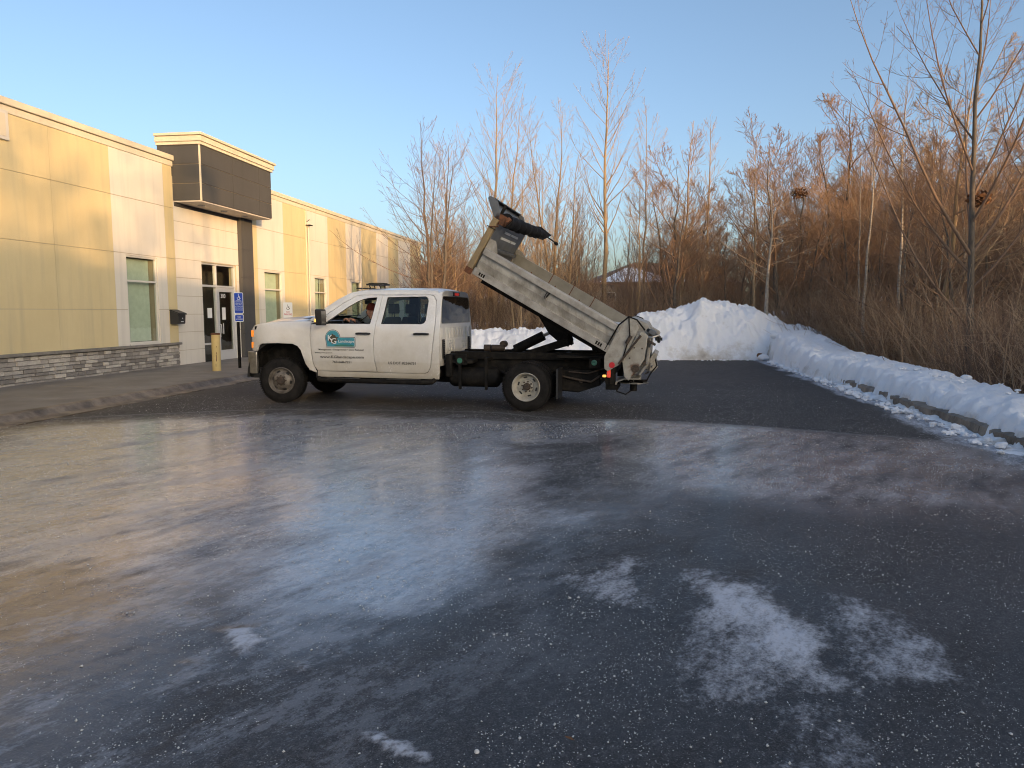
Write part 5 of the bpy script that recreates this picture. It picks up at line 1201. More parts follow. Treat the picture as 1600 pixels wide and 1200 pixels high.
m = MB(); m.bx(-1.72, -1.60, .38, .62, .52, .72); m.prism([(-1.40, .40), (-1.42, .50), (-1.56, .545), (-1.80, .55), (-1.80, .40)], lambda a, b, d: (a, d, b), .2, .22); m.prism([(-1.40, .40), (-1.42, .50), (-1.56, .545), (-1.80, .55), (-1.80, .53), (-1.56, .525), (-1.44, .48), (-1.42, .40)], lambda a, b, d: (a, d, b), .2, .85); mk('spinner_chute', m, M['spreader'], spd, bevel=.004)
sx, sy_, sz = -1.69, .55, .455
m = MB(); m.lathe([(-.006, .001), (-.006, .24), (.006, .24), (.006, .001)], 32, Matrix.Translation((sx, sy_, sz)) @ Matrix.Rotation(R(90), 4, 'X')); spn = mk('spinner_disc', m, M['chrome'], spd, smooth=40)
m = MB()
for k in range(6): m.box((.13, 0, .025), (.18, .008, .045), Matrix.Translation((sx, sy_, sz)) @ Matrix.Rotation(2*math.pi*k/6+.3, 4, 'Z'))
mk('spinner_fin', m, M['matteblack'], spn)
m = MB(); m.tube([(sx, sy_, sz-.02), (sx, sy_, sz-.14)], .06, 12); m.tube([(sx, sy_, sz+.04), (sx, sy_, sz+.07)], .03, 10); mk('spinner_motor', m, M['matteblack'], spd)
m = MB(); m.tube([(sx+.02, sy_+.02, sz-.12), (sx+.12, sy_+.1, sz-.19), (sx+.26, sy_+.15, sz-.14), (-1.38, .75, .55)], .012, 6); m.tube([(-2.02, .2, .86), (-2.06, .3, .72), (-1.96, .42, .60), (-1.90, .5, .48)], .013, 6); mk('hose', m, M['matteblack'], spd, smooth=60)
# rear lamps and hinge bracket
m = MB(); m.bx(-1.40, -1.33, .60, .94, .45, .82); m.prism([(-1.22, .60), (-1.33, .62), (-1.36, .42), (-1.28, .38)], lambda a, b, d: (a, d, b), .86, .90); m.bx(-1.46, -1.26, .3, .9, .36, .44); m.bx(-1.44, -1.34, -.94, -.60, .45, .82); m.bx(-1.42, -1.36, -.9, .9, .62, .80); hg = mk('rear_hinge_bracket', m, M['matteblack'], truck, bevel=.006)
for s_ in (1, -1):
    m = MB(); m.bx(-1.345, -1.285, min(s_*.95, s_*.985), max(s_*.95, s_*.985), .565, .72); mk('tail_lamp', m, M['redlit'], hg, bevel=.015)
    m = MB(); m.bx(-1.275, -1.215, min(s_*.95, s_*.985), max(s_*.95, s_*.985), .57, .61); mk('marker_lamp', m, M['amberlit'], hg, bevel=.01)
    m = MB(); m.lathe([(0, .001), (0, .047), (.004, .047)], 20, Matrix.Translation((BT(-.16, 1.11, -.14)[0]-.02, s_*1.1145, .778)) @ Matrix.Rotation(R(180) if s_ > 0 else 0, 4, 'X')); mk('red_reflector', m, M['decal_red'], db)
    m = MB(); m.bx(-.52, -.49, min(s_*.66, s_*1.17), max(s_*.66, s_*1.17), .22, .70); mk('mud_flap', m, M['black'], truck)
# salt left in the bed
def saltheap(u, v):
    e = .05+u*.72; y = -1.0+v*1.6; h = .10+.36*(1-u)**.8*(1-.55*v)*(1+.1*math.sin(v*9))
    return BT(e, y, max(.102, h))
m = MB(); m.grid(saltheap, 24, 24); o = mk('salt_load', m, M['salt'], None, smooth=60)
o.matrix_world = truck.matrix_basis
tag(o, 'white rock salt left in the tipped steel dump bed', 'salt', kind='stuff')

# ================================================================== DRIVER
def skinned(name, nodes, edges, mats, mat_of, parent, levels=2):
    me = bpy.data.meshes.new(name); me.from_pydata([n_[:3] for n_ in nodes], edges, []); o = bpy.data.objects.new(name, me); C.objects.link(o)
    md = o.modifiers.new('skin', 'SKIN'); md.use_smooth_shade = True
    for i, n_ in enumerate(nodes): sv = me.skin_vertices[0].data[i]; sv.radius = (n_[3], n_[4] if len(n_) > 4 else n_[3]); sv.use_root = (i == 0)
    s2 = o.modifiers.new('sub', 'SUBSURF'); s2.levels = levels; s2.render_levels = levels
    bpy.context.view_layer.update()
    me2 = bpy.data.meshes.new_from_object(o.evaluated_get(bpy.context.evaluated_depsgraph_get())); bpy.data.objects.remove(o)
    me2.materials.clear()
    for m_ in mats: me2.materials.append(m_)
    for p in me2.polygons: p.material_index = mat_of(p.center); p.use_smooth = True
    me2.name = name; o = link(name, me2, parent); return o
per = thing('person', 'driver in a dark red knit hat and navy jacket, seated with hands on the wheel', 'person', truck.location, math.pi-TB)
N = []; Ed = []
def nd(x, y, z, r, par=None, r2=None):
    N.append((x, y, z, r, r2 or r)); i = len(N)-1
    if par is not None: Ed.append((par, i))
    return i
pel = nd(2.74, .42, 1.04, .15); ab = nd(2.80, .42, 1.18, .14, pel); ch = nd(2.87, .42, 1.34, .145, ab); nk = nd(2.935, .42, 1.47, .058, ch)
hd0 = nd(2.965, .42, 1.535, .066, nk); hd1 = nd(2.985, .42, 1.60, .085, hd0); hd2 = nd(2.975, .42, 1.68, .082, hd1)
nose = nd(3.082, .42, 1.598, .012, hd1); 
for s_ in (1, -1):
    sh = nd(2.88, .42+s_*.17, 1.38, .068, ch); el = nd(3.06, .42+s_*.24, 1.24, .048, sh); wr = nd(3.31, .42+s_*.13, 1.43, .030, el); pa = nd(3.385, .42+s_*.10, 1.475, .032, wr)
    for k in range(4):
        oy = (k-1.5)*.021; a_ = nd(3.430, .42+s_*.10+oy, 1.505-.003*abs(k-1.5), .0095, pa); b_ = nd(3.455+.004*(k in (1, 2)), .42+s_*.10+oy, 1.485, .0088, a_); nd(3.447, .42+s_*.10+oy, 1.458, .008, b_)
    th_ = nd(3.385, .42+s_*.055, 1.478, .011, pa); nd(3.41, .42+s_*.05, 1.455, .009, th_)
    hp = nd(2.80, .42+s_*.11, 1.03, .10, pel); kn = nd(3.22, .42+s_*.14, 1.06, .07, hp); an = nd(3.36, .42+s_*.14, .74, .045, kn); nd(3.46, .42+s_*.14, .69, .04, an)
def dmat(c):
    if c.z > 1.485 and c.x < 3.2: return 1
    if c.x > 3.335 and c.z > 1.40: return 1
    return 0
skinned('body', N, Ed, [M['jacket'], M['skin']], dmat, per)
m = MB()
prof_ = [(.0, .098), (.018, .102), (.02, .096), (.06, .094), (.10, .075), (.125, .04), (.132, .001)]
Tb = Matrix.Translation((2.975, .42, 1.645)) @ Matrix.Rotation(R(-8), 4, 'Y') @ Matrix.Rotation(R(90), 4, 'X') @ Matrix.Diagonal((1.08, 1, .92, 1))
m.lathe(prof_, 22, Tb); mk('knit_hat', m, M['beanie'], per, smooth=60)
m = MB(); m.tube([(3.045, .455, 1.618), (3.066, .452, 1.617)], .010, 6); m.tube([(3.045, .385, 1.618), (3.066, .388, 1.617)], .010, 6); mk('eyes', m, M['black'], per)
m = MB(); m.tube([(3.056, .44, 1.556), (3.064, .42, 1.556), (3.056, .40, 1.556)], .006, 5); mk('mouth', m, M['beanie'], per)
for s_ in (1, -1): m = MB(); m.tube([(2.975, .42+s_*.083, 1.62), (2.965, .42+s_*.094, 1.60), (2.97, .42+s_*.084, 1.575)], [.008, .014, .008], 6); mk('ear', m, M['skin'], per, smooth=60)

# ================================================================== TREES
def nrm(v): return v/np.maximum(np.linalg.norm(v, axis=-1, keepdims=True), 1e-9)
def tubes_np(P, Rr, n=3):
    """P (B,K,3) polylines, Rr (B,K) radii -> verts, quads"""
    B, K, _ = P.shape
    D = np.gradient(P, axis=1); D = nrm(D)
    ref = np.zeros_like(D); ref[..., 0] = .83; ref[..., 1] = .31; ref[..., 2] = .12
    U = nrm(np.cross(D, ref)); Wv = np.cross(D, U)
    a = np.arange(n)*2*np.pi/n
    V = P[:, :, None, :]+(U[:, :, None, :]*np.cos(a)[None, None, :, None]+Wv[:, :, None, :]*np.sin(a)[None, None, :, None])*Rr[:, :, None, None]
    idx = np.arange(B*K*n).reshape(B, K, n); nx = np.roll(idx, -1, axis=2)
    F = np.stack([idx[:, :-1], nx[:, :-1], nx[:, 1:], idx[:, 1:]], -1).reshape(-1, 4)
    return V.reshape(-1, 3), F
def grow(rg, P, Rr, count, t0, t1, ang, length, K=5, up=.25, wob=.08, rr=.45, tip=.12, lenpow=1.0, minr=.004, shape=None):
    """children along parent polylines P"""
    B, Kp, _ = P.shape
    n = B*count; par = np.repeat(np.arange(B), count)
    t = t0+(t1-t0)*((np.tile(np.arange(count), B)+rg.random(n))/count); f = t*(Kp-1); i = np.minimum(f.astype(int), Kp-2); fr = (f-i)[:, None]
    base = P[par, i]*(1-fr)+P[par, i+1]*fr; d = nrm(P[par, i+1]-P[par, i]); pr = Rr[par, i]*(1-fr[:, 0])+Rr[par, i+1]*fr[:, 0]
    az = rg.random(n)*2*np.pi; ref = nrm(np.cross(d, np.array([.3, .9, .1]))); u2 = np.cross(d, ref)
    side = ref*np.cos(az)[:, None]+u2*np.sin(az)[:, None]
    an = np.radians(ang[0]+(ang[1]-ang[0])*rg.random(n))[:, None]
    dir_ = nrm(d*np.cos(an)+side*np.sin(an))
    plen = np.linalg.norm(P[par, -1]-P[par, 0], axis=1)
    sh = (1-t)**lenpow if shape is None else shape(t)
    L = (length[0]+(length[1]-length[0])*rg.random(n))*plen*np.maximum(.15, sh)
    Q = np.zeros((n, K, 3)); Q[:, 0] = base; cur = dir_
    for k in range(1, K):
        Q[:, k] = Q[:, k-1]+cur*(L/(K-1))[:, None]
        cur = nrm(cur+np.array([0, 0, up])/(K-1)*1.6+rg.normal(size=(n, 3))*wob)
    r0 = np.maximum(np.minimum(pr*.85, pr*rr+.0*L), minr)
    tt = np.linspace(0, 1, K)[None]; Rc = np.maximum(r0[:, None]*(1-tt*(1-tip)), minr*.8)
    return Q, Rc
def trunk_np(rg, h, r, lean=(0, 0), K=12, wob=.02, base=(0, 0, 0), tip=.06, bow=(0, 0)):
    t = np.linspace(0, 1, K); P = np.zeros((1, K, 3)); w = np.cumsum(rg.normal(size=(K, 2)), axis=0)*wob*h/K
    P[0, :, 0] = base[0]+lean[0]*h*t+bow[0]*h*t**2+w[:, 0]; P[0, :, 1] = base[1]+lean[1]*h*t+bow[1]*h*t**2+w[:, 1]; P[0, :, 2] = base[2]+h*t
    return P, (r*(1-t*(1-tip))**1.1)[None]
def cat_(parts):
    V = []; F = []; o = 0
    for v, f in parts: V.append(v); F.append(f+o); o += len(v)
    return np.concatenate(V), np.concatenate(F)
TREE_N = [0]
def meshes_for(name, trunks, crowns, bark_m, twig_m, leaf=None):
    v, f = cat_([tubes_np(P, R_, n) for P, R_, n in trunks]); a = np_mesh('trunk', v, f, bark_m)
    v, f = cat_([tubes_np(P, R_, n) for P, R_, n in crowns]); b = np_mesh('crown', v, f, twig_m)
    return a, b
def poplar(seed, h=12, r=.11, lean=(0, 0), start=.25, spread=.32, nb=34, dens=1.2, stems=1, up=.55, tw='twig2', bark_='bark_poplar', bow=(0, 0), fork=None, a1=(28, 48)):
    rg = np.random.default_rng(seed); T = []; Cc = []
    for s_ in range(stems):
        k = 1 if s_ == 0 else .70+.25*rg.random(); an = rg.random()*6.28
        ln = lean if s_ == 0 else (lean[0]+.13*math.cos(an), lean[1]+.13*math.sin(an))
        P, Rr = trunk_np(rg, h*k, r*k, ln, wob=.05, base=(0 if s_ == 0 else .15*math.cos(an), 0 if s_ == 0 else .15*math.sin(an), -.3), bow=bow)
        T.append((P, Rr, 8))
        hump = lambda t: np.minimum(1, (t-start*.6)*4)*(1.12-t)**.75
        B1, R1 = grow(rg, P, Rr, int(nb*1.05), start, .96, a1, (spread*.8, spread*1.7), K=9, up=up*.62, wob=.045, rr=.36, shape=hump, minr=.006); Cc.append((B1, R1, 4))
        B2, R2 = grow(rg, B1, R1, int(6*dens), .18, .95, (22, 48), (.22, .50), K=6, up=.30, wob=.06, rr=.55, lenpow=.6, minr=.0048); Cc.append((B2, R2, 3))
        B3, R3 = grow(rg, B2, R2, int(3*dens), .2, .95, (25, 60), (.25, .5), K=4, up=.15, wob=.08, rr=.7, lenpow=.4, minr=.004); Cc.append((B3, R3, 3))
        Bt, Rt = grow(rg, P, Rr, int(12*dens), .45, 1.0, (25, 50), (.05, .10), K=5, up=.35, rr=.3, lenpow=.2, minr=.0045); Cc.append((Bt, Rt, 3))
    return meshes_for('t', T, Cc, M[bark_], M[tw])
def broad(seed, h=10, r=.13, dens=1.0, tw='twig', bark_='bark_grey', spread=.5, start=.18, fine=.006):
    """rounded, finely twigged tree of the wood"""
    rg = np.random.default_rng(seed); T = []; Cc = []
    P, Rr = trunk_np(rg, h*.75, r, (rg.normal()*.05, rg.normal()*.05), wob=.12, base=(0, 0, -.4)); T.append((P, Rr, 6))
    B1, R1 = grow(rg, P, Rr, 13, start, .95, (28, 60), (spread*.7, spread*1.25), K=7, up=.42, wob=.12, rr=.55, lenpow=.35, minr=.014); Cc.append((B1, R1, 4))
    B2, R2 = grow(rg, B1, R1, 7, .2, .97, (25, 60), (.30, .65), K=6, up=.35, wob=.09, rr=.6, lenpow=.4, minr=fine*1.2); Cc.append((B2, R2, 3))
    B3, R3 = grow(rg, B2, R2, int(6*dens), .15, .97, (25, 65), (.35, .7), K=5, up=.28, wob=.10, rr=.7, lenpow=.3, minr=fine*.85); Cc.append((B3, R3, 3))
    B4, R4 = grow(rg, B3, R3, int(3*dens), .1, .97, (22, 55), (.4, .8), K=4, up=.2, wob=.10, rr=.8, lenpow=.2, minr=fine*.75); Cc.append((B4, R4, 3))
    return meshes_for('b', T, Cc, M[bark_], M[tw])
def place_tree(pair, x, y, label, group=None, rz=None, s=1.0, name='bare_tree', z=None, cat='tree'):
    zz = float(tz_at(x, y)) if z is None else z
    t = thing(name, label, cat, (x, y, zz), rnd.random()*6.28 if rz is None else rz, group); t.scale = (s, s, s)
    link('trunk', pair[0], t); link('crown', pair[1], t); return t

# --- the slender trees one can tell apart, left to right
grp = 'slender bare poplars along the far edge of the lot'
place_tree(poplar(101, 9.0, .10, lean=(-.05, .0), start=.10, spread=.42, nb=22, stems=4, up=.8, tw='twig3', bark_='bark_grey', a1=(35, 75)), -3.0, 27.6, 'low multi-stemmed young tree with long arching limbs beside the far end of the building', rz=.3, name='young_tree')
place_tree(poplar(102, 8.8, .07, lean=(-.09, 0), start=.3, spread=.26, nb=26, stems=2, up=.6), -2.2, 29.5, 'thin leaning tree with two stems just right of the arching young tree', grp, rz=0)
place_tree(poplar(103, 12.3, .12, lean=(.01, 0), start=.34, spread=.33, nb=40, up=.62, stems=2, dens=1.1), -.75, 32, 'tall broad-headed poplar standing behind the raised cab protector', grp, rz=.6)
place_tree(poplar(104, 9.0, .07, start=.3, spread=.26, nb=26, stems=2, up=.6), 1.0, 33.5, 'slight poplar with two thin stems behind the tarp roll', grp)
place_tree(poplar(105, 10.8, .10, start=.22, spread=.28, nb=38, stems=3, up=.7, dens=1.0), 2.1, 31.5, 'bushy poplar clump of several stems above the middle of the dump bed', grp, rz=2)
place_tree(poplar(106, 12.9, .125, lean=(.0, 0), start=.38, spread=.28, nb=38, up=.6, dens=1.1), 3.95, 30, 'tallest poplar with a straight orange-lit trunk above the rear of the dump bed', grp, rz=1)
place_tree(poplar(107, 11.2, .085, lean=(.01, 0), start=.3, spread=.24, nb=34, up=.6), 6.0, 33, 'narrow poplar just right of the tallest one', grp, rz=2.2)
place_tree(poplar(108, 10.2, .10, start=.36, spread=.19, nb=36, up=.7, bark_='bark_birch' if False else 'bark_poplar'), 7.2, 31, 'pale golden-trunked poplar with a narrow head above the left shoulder of the snow pile', grp, rz=.2)
place_tree(poplar(109, 11.3, .09, start=.33, spread=.2, nb=36, up=.7), 9.3, 35, 'dark slim poplar rising to the right of the golden-trunked one', grp, rz=4)
place_tree(poplar(110, 8.6, .07, start=.3, spread=.2, nb=28, up=.7), 9.05, 27.5, 'short slim poplar behind the crest of the snow pile', grp, rz=5)
place_tree(poplar(111, 8.0, .08, start=.3, spread=.28, nb=26, up=.55), 5.1, 29.2, 'forked poplar with a low side stem between the tallest and the narrow poplar', grp, rz=3, s=.95)
place_tree(poplar(112, 6.4, .10, start=.5, spread=.34, nb=18, up=.3, bark_='bark_birch', a1=(50, 80)), 8.95, 25.9, 'broken white birch trunk behind the right shoulder of the snow pile', name='birch_tree', rz=1)
# saplings between and in front of the poplars
sap = [poplar(130+k, (5.5, 6.5, 7.5, 4.6)[k], (.045, .05, .06, .04)[k], start=.15, spread=(.3, .26, .28, .4)[k], nb=24, stems=(2, 3, 2, 3)[k], up=.7, tw=('twig2', 'twig3')[k % 2]) for k in range(4)]
for i in range(52):
    y = rnd.uniform(27.6, 37); x = rnd.uniform(-.125*y, .31*y)
    if .11 < x/y < .26 and i % 5 == 0: continue
    place_tree(sap[rnd.randrange(4)], x, y, 'thin bare sapling in the belt of young trees between the poplars', 'bare saplings between the poplars', name='sapling', s=rnd.uniform(.75, 1.15))
# large tree near the right edge: long ascending limbs
def big_right():
    rg = np.random.default_rng(77); T = []; Cc = []
    P, Rr = trunk_np(rg, 11.0, .092, (-.004, 0), wob=.04, base=(0, 0, -.6), tip=.1); T.append((P, Rr, 10))
    t_ = [.19, .27, .30, .335, .34, .36, .40, .45, .5, .56, .6, .66, .72, .78, .84, .9]
    az = [3.0, 5.9, 2.7, 3.35, .2, 1.2, 5.0, .4, 3.5, 2.2, 5.6, .8, 3.1, 4.6, 1.6, 0]
    le = [5.4, 4.8, 5.4, 6.4, 6.0, 5.2, 4.8, 5.0, 4.8, 4.2, 4, 3.6, 3.2, 2.8, 2.4, 1.8]
    K = 9; n = len(t_); Q = np.zeros((n, K, 3)); RR = np.zeros((n, K))
    for i in range(n):
        f = t_[i]*11; k = int(f); b = P[0, k]*(1-(f-k))+P[0, min(k+1, 11)]*(f-k); Q[i, 0] = b
        el = 50 if i < 5 else 57; c = np.array([math.cos(az[i])*math.cos(R(el)), math.sin(az[i])*math.cos(R(el)), math.sin(R(el))])
        for j in range(1, K): Q[i, j] = Q[i, j-1]+c*le[i]/(K-1); c = nrm(c+np.array([0, 0, .11])+rg.normal(size=3)*.045)
        r0 = .033*(le[i]/5)*(1.0 if i < 8 else .8); RR[i] = r0*(1-np.linspace(0, .88, K))
    Cc.append((Q, RR, 5))
    B2, R2 = grow(rg, Q, RR, 16, .12, .98, (25, 50), (.20, .45), K=6, up=.38, wob=.06, rr=.5, lenpow=.5, minr=.005); Cc.append((B2, R2, 4))
    B3, R3 = grow(rg, B2, R2, 6, .2, .98, (28, 60), (.25, .5), K=4, up=.2, wob=.08, rr=.6, lenpow=.4, minr=.0035); Cc.append((B3, R3, 3))
    B4, R4 = grow(rg, B3, R3, 2, .3, .98, (28, 60), (.2, .5), K=3, up=.1, wob=.1, rr=.8, lenpow=.4, minr=.003); Cc.append((B4, R4, 3))
    return meshes_for('r', T, Cc, M['bark_grey'], M['twig3'])
BR = big_right()
place_tree(BR, 10.05, 16.2, 'large bare tree with long rising limbs near the right edge, behind the snow bank', rz=0, name='large_bare_tree')
place_tree(BR, 12.3, 12.6, 'spreading tree whose dark boughs reach into the right edge of the view', rz=2.9, name='large_bare_tree', s=1.08)
# leaf clusters still hanging in two crowns
def leaf_ball(name, c, r, n, seed):
    rg = np.random.default_rng(seed); p = rg.normal(size=(n, 3)); p = nrm(p)*(rg.random((n, 1))**.5)*r*np.array([1.3, 1, .8])
    u = nrm(rg.normal(size=(n, 3)))*.045; v = nrm(np.cross(u, rg.normal(size=(n, 3))))*.05
    V = np.stack([p-u, p-v, p+u, p+v], 1).reshape(-1, 3)+np.array(c); F = np.arange(n*4).reshape(-1, 4)
    return np_mesh(name, V, F, M['deadleaf'], smooth=False)
tag(link('squirrel_nest', leaf_ball('squirrel_nest', (0, 0, 0), .27, 210, 5), loc=(10.7, 27.5, 6.0)), 'small dark brown leaf nest high in the bare woods above the snow pile', 'nest')
tag(link('squirrel_nest', leaf_ball('squirrel_nest', (0, 0, 0), .22, 130, 6), loc=(10.5, 16.6, 4.15)), 'ragged brown leaf nest beside the trunk of the large right-hand tree', 'nest')

# --- the wood behind: individual trees from a few kinds
kinds = [broad(201, 13, .16, 1.25, 'twig', fine=.009), broad(202, 14, .17, 1.25, 'twig', spread=.40, fine=.009), broad(203, 11.5, .13, 1.2, 'twig3', spread=.52, fine=.009),
         broad(204, 10.5, .12, 1.2, 'twig', spread=.55, fine=.008), broad(205, 13.5, .14, 1.2, 'twig2', 'bark_poplar', spread=.33, fine=.009), broad(206, 9.5, .10, 1.3, 'twig', spread=.56, fine=.008)]
wood_label = 'bare brown tree among the crowded winter woods beyond the snow bank'
wood_grp = 'bare trees of the woods beyond the snow bank'
spots = []
def far_enough(x, y, d): return all((x-a)**2+(y-b)**2 > d*d for a, b in spots)
tries = 0
while len(spots) < 230 and tries < 9000:
    tries += 1
    y = rnd.uniform(17, 62); lo = 4.6+y*.1727+2.6+max(0, (26-y))*.10; x = rnd.uniform(lo, lo+12+y*.75)
    if y > 28: x = rnd.uniform(y*.21, y*.95)
    if y > 40 and x < y*.30 and rnd.random() < .55: continue
    if not far_enough(x, y, 1.5+.016*y): continue
    spots.append((x, y))
for x, y in spots:
    k = rnd.randrange(6) if y > 25 else rnd.choice((2, 3, 5, 4))
    s_ = rnd.uniform(.78, 1.08)*(1 if y > 26 else .62+.012*y) * (1+.004*(y-30))
    if x/y < .34 and y > 28: s_ *= .78
    q_ = x/y; where = ('above the snow pile' if q_ < .40 else 'above the right snow bank' if q_ < .56 else 'beside the large right-hand tree')
    deep = 'at the woods edge' if y < 30 else 'deep in the woods' if y < 46 else 'far back in the woods'
    tone = {0: 'reddish-brown', 1: 'reddish-brown', 2: 'dark brown', 3: 'reddish-brown', 4: 'tan', 5: 'reddish-brown'}[k]
    place_tree(kinds[k], x, y, 'bare %s tree %s, %s' % (tone, deep, where), 'bare %s trees %s, %s' % (tone, deep, where), s=s_)
birch = [poplar(140+k, (7.5, 9, 6.5)[k], (.055, .06, .05)[k], lean=((.05, .0), (-.06, .03), (.1, 0))[k], start=.5, spread=.22, nb=14, up=.5, dens=.7, bark_='bark_birch', tw='twig2') for k in range(3)]
for i in range(26):
    y = rnd.uniform(19, 36); x = rnd.uniform(max(4.6+y*.1727+2.4, .3*y), .82*y)
    place_tree(birch[i % 3], x, y, 'slim pale-barked tree among the darker woods on the right', 'slim pale trees in the woods', name='birch_tree', s=rnd.uniform(.8, 1.15))
# thinner trees further left, seen under and left of the tipped bed
n0 = 0
for i in range(30):
    y = rnd.uniform(36, 64); x = rnd.uniform(-.13*y, .24*y)
    if .10 < x/y < .28 and y > 30: x = rnd.uniform(-.13, .09)*y
    if 44 < y < 52: y += 9
    place_tree(kinds[rnd.choice((2, 3, 5, 4))], x, y, 'bare tree along the street behind the tipped dump bed', 'bare trees along the street', s=rnd.uniform(.5, .8))
for x, y, lb in ((10.5*1.6, 37, 'tall dense round-headed tree topping the woods right of centre'), (24.5, 41, 'dense dark tree rising behind the large right-hand tree'), (20.5, 44, 'broad-crowned tall tree behind the woods, left of the large right-hand tree')):
    place_tree(kinds[1 if x < 22 else 0], x, y, lb, s=1.22 if x < 22 else 1.0, name='tall_woodland_tree')
# brush along the bank and in the wood: many thin arching stems, one mass
def brush():
    rg = np.random.default_rng(900); out = []
    pts = []
    for i in range(250):
        y = rg.uniform(8, 27); o = 2.2+abs(rg.normal())*2.6; pts.append((XR(y)+.42+o, y))
    for i in range(150): y = rg.uniform(27.5, 34); pts.append((rg.uniform(1.5, .5*y), y))
    for i in range(60): y = rg.uniform(34, 44); pts.append((rg.uniform(.10, .28)*y, y))
    for i in range(260): y = rg.uniform(24, 42); pts.append((rg.uniform(.40*y, .85*y), y))
    for i in range(50): y = rg.uniform(29, 36); pts.append((rg.uniform(-3, 3), y))
    pts = np.array(pts); B = len(pts); ns = 18
    base = np.repeat(pts, ns, axis=0)+rg.normal(size=(B*ns, 2))*.35; n = len(base)
    z = tz_at(base[:, 0], base[:, 1])
    K = 5; L = rg.uniform(1.2, 3.3, n)*np.where(base[:, 1] < 20, .85, 1.0); az = rg.random(n)*6.28; el = rg.uniform(.95, 1.55, n)
    cur = np.stack([np.cos(az)*np.cos(el), np.sin(az)*np.cos(el), np.sin(el)], 1); Q = np.zeros((n, K, 3)); Q[:, 0] = np.stack([base[:, 0], base[:, 1], z-.1], 1)
    for k in range(1, K):
        Q[:, k] = Q[:, k-1]+cur*(L/(K-1))[:, None]; cur = nrm(cur+np.stack([np.cos(az), np.sin(az), -.3+0*az], 1)*.05+rg.normal(size=(n, 3))*.10)
    RR = (rg.uniform(.006, .013, n)[:, None])*(1-np.linspace(0, .7, K))[None]
    B2, R2 = grow(rg, Q, RR, 3, .25, .95, (25, 70), (.25, .55), K=3, up=.1, wob=.16, rr=.7, lenpow=.3, minr=.0045)
    v, f = cat_([tubes_np(Q, RR, 3), tubes_np(B2, R2, 3)])
    # two tones, mixed stem by stem
    me = np_mesh('brush', v, f, [M['twig'], M['twig3'], M['twig2']])
    q1 = n*(K-1)*3; mi = np.zeros(len(f), int); s1 = rg.choice([0, 1, 2, 2], B); mi[:q1] = np.repeat(np.repeat(s1, ns), (K-1)*3); par = np.repeat(np.repeat(s1, ns), 3); mi[q1:] = np.repeat(par, 2*3)
    me.polygons.foreach_set('material_index', mi.astype(np.int32))
    return tag(link('brush', me), 'tangled brown brush and saplings filling the edge of the woods', kind='stuff')
brush()

# ================================================================== HOUSES BEYOND
def house(x, y, w, d, zb, eave, ridge, rz, label, roofm, wallm, hip=True, snow=None):
    t = thing('house', label, 'house', (x, y, zb), rz)
    m = MB(); m.bx(-w/2, w/2, -d/2, d/2, -.5, eave); mk('wall', m, wallm, t)
    o_ = .5; m = MB(); k = w/2*.45 if hip else 0; rx = w/2-k if hip else w/2+o_
    vs = [(-w/2-o_, -d/2-o_, eave), (w/2+o_, -d/2-o_, eave), (w/2+o_, d/2+o_, eave), (-w/2-o_, d/2+o_, eave), (-rx*.55 if hip else -rx, 0, ridge), (rx*.55 if hip else rx, 0, ridge)]
    m.add(vs+[(a, b, c-.18) for a, b, c in vs[:4]], [(0, 1, 5, 4), (1, 2, 5), (2, 3, 4, 5), (3, 0, 4), (0, 6, 7, 1), (1, 7, 8, 2), (2, 8, 9, 3), (3, 9, 6, 0), (9, 8, 7, 6)]); rf = mk('roof', m, roofm, t)
    if snow:
        m = MB(); f0, f1 = snow
        def rp(u, v):
            xl_ = (-w/2-o_)*(1-v)+(-rx*.55 if hip else -rx)*v; xr_ = (w/2+o_)*(1-v)+(rx*.55 if hip else rx)*v
            return (xl_+(xr_-xl_)*u, (-d/2-o_)*(1-v), eave+(ridge-eave)*v+.06)
        m.grid(lambda u, v: rp(.06+.88*u, f0+(f1-f0)*v*(.75+.25*math.sin(u*7+1))), 16, 4); m2 = MB(); mk('roof_snow', m, M['snow'], rf)
    for i, xx in enumerate(np.linspace(-w/2+1.4, w/2-1.4, max(2, int(w/3)))):
        m = MB(); m.bx(xx-.6, xx+.6, -d/2-.05, -d/2-.01, 1.0, 2.1); wi = mk('window', m, M['winframe'], t)
        m = MB(); m.bx(xx-.53, xx+.53, -d/2-.06, -d/2-.052, 1.07, 2.03); mk('pane', m, M['room'], wi)
    m = MB(); m.bx(w*.2, w*.2+.6, -.3, .3, ridge-.8, ridge+.5); mk('chimney', m, M['rust'] if False else M['cap'], rf)
    return t
M['shingle'] = mat('brown_shingles', (.16, .10, .07), .9, color2=(.22, .14, .10), nscale=3)
M['siding'] = mat('tan_siding', (.30, .25, .19), .85); M['brick'] = mat('brown_brick_wall', (.10, .065, .05), .9, color2=(.14, .09, .07), nscale=6); M['pale'] = mat('pale_siding', (.62, .64, .66), .8)
house(13.6, 70, 13.5, 10, 1.2, 2.9, 5.0, R(4), 'single-storey house with a snow-covered hip roof glimpsed through the trees behind the bed', M['shingle'], M['siding'], True, (.02, .72))
house(-9.0, 78, 9, 8, .9, 3.6, 5.6, R(-6), 'dark brown house past the far end of the office building', M['shingle'], M['brick'], True)
house(-2.0, 66, 8, 6, .0, 2.3, 3.9, R(8), 'low grey house with snow on its roof across the street behind the cab', M['shingle'], M['room'], True, (.02, .8))
house(38.5, 68, 8, 8, .5, 6.0, 9.0, R(-24), 'pale two-storey house showing through the woods on the right', M['pale'], M['pale'], False)

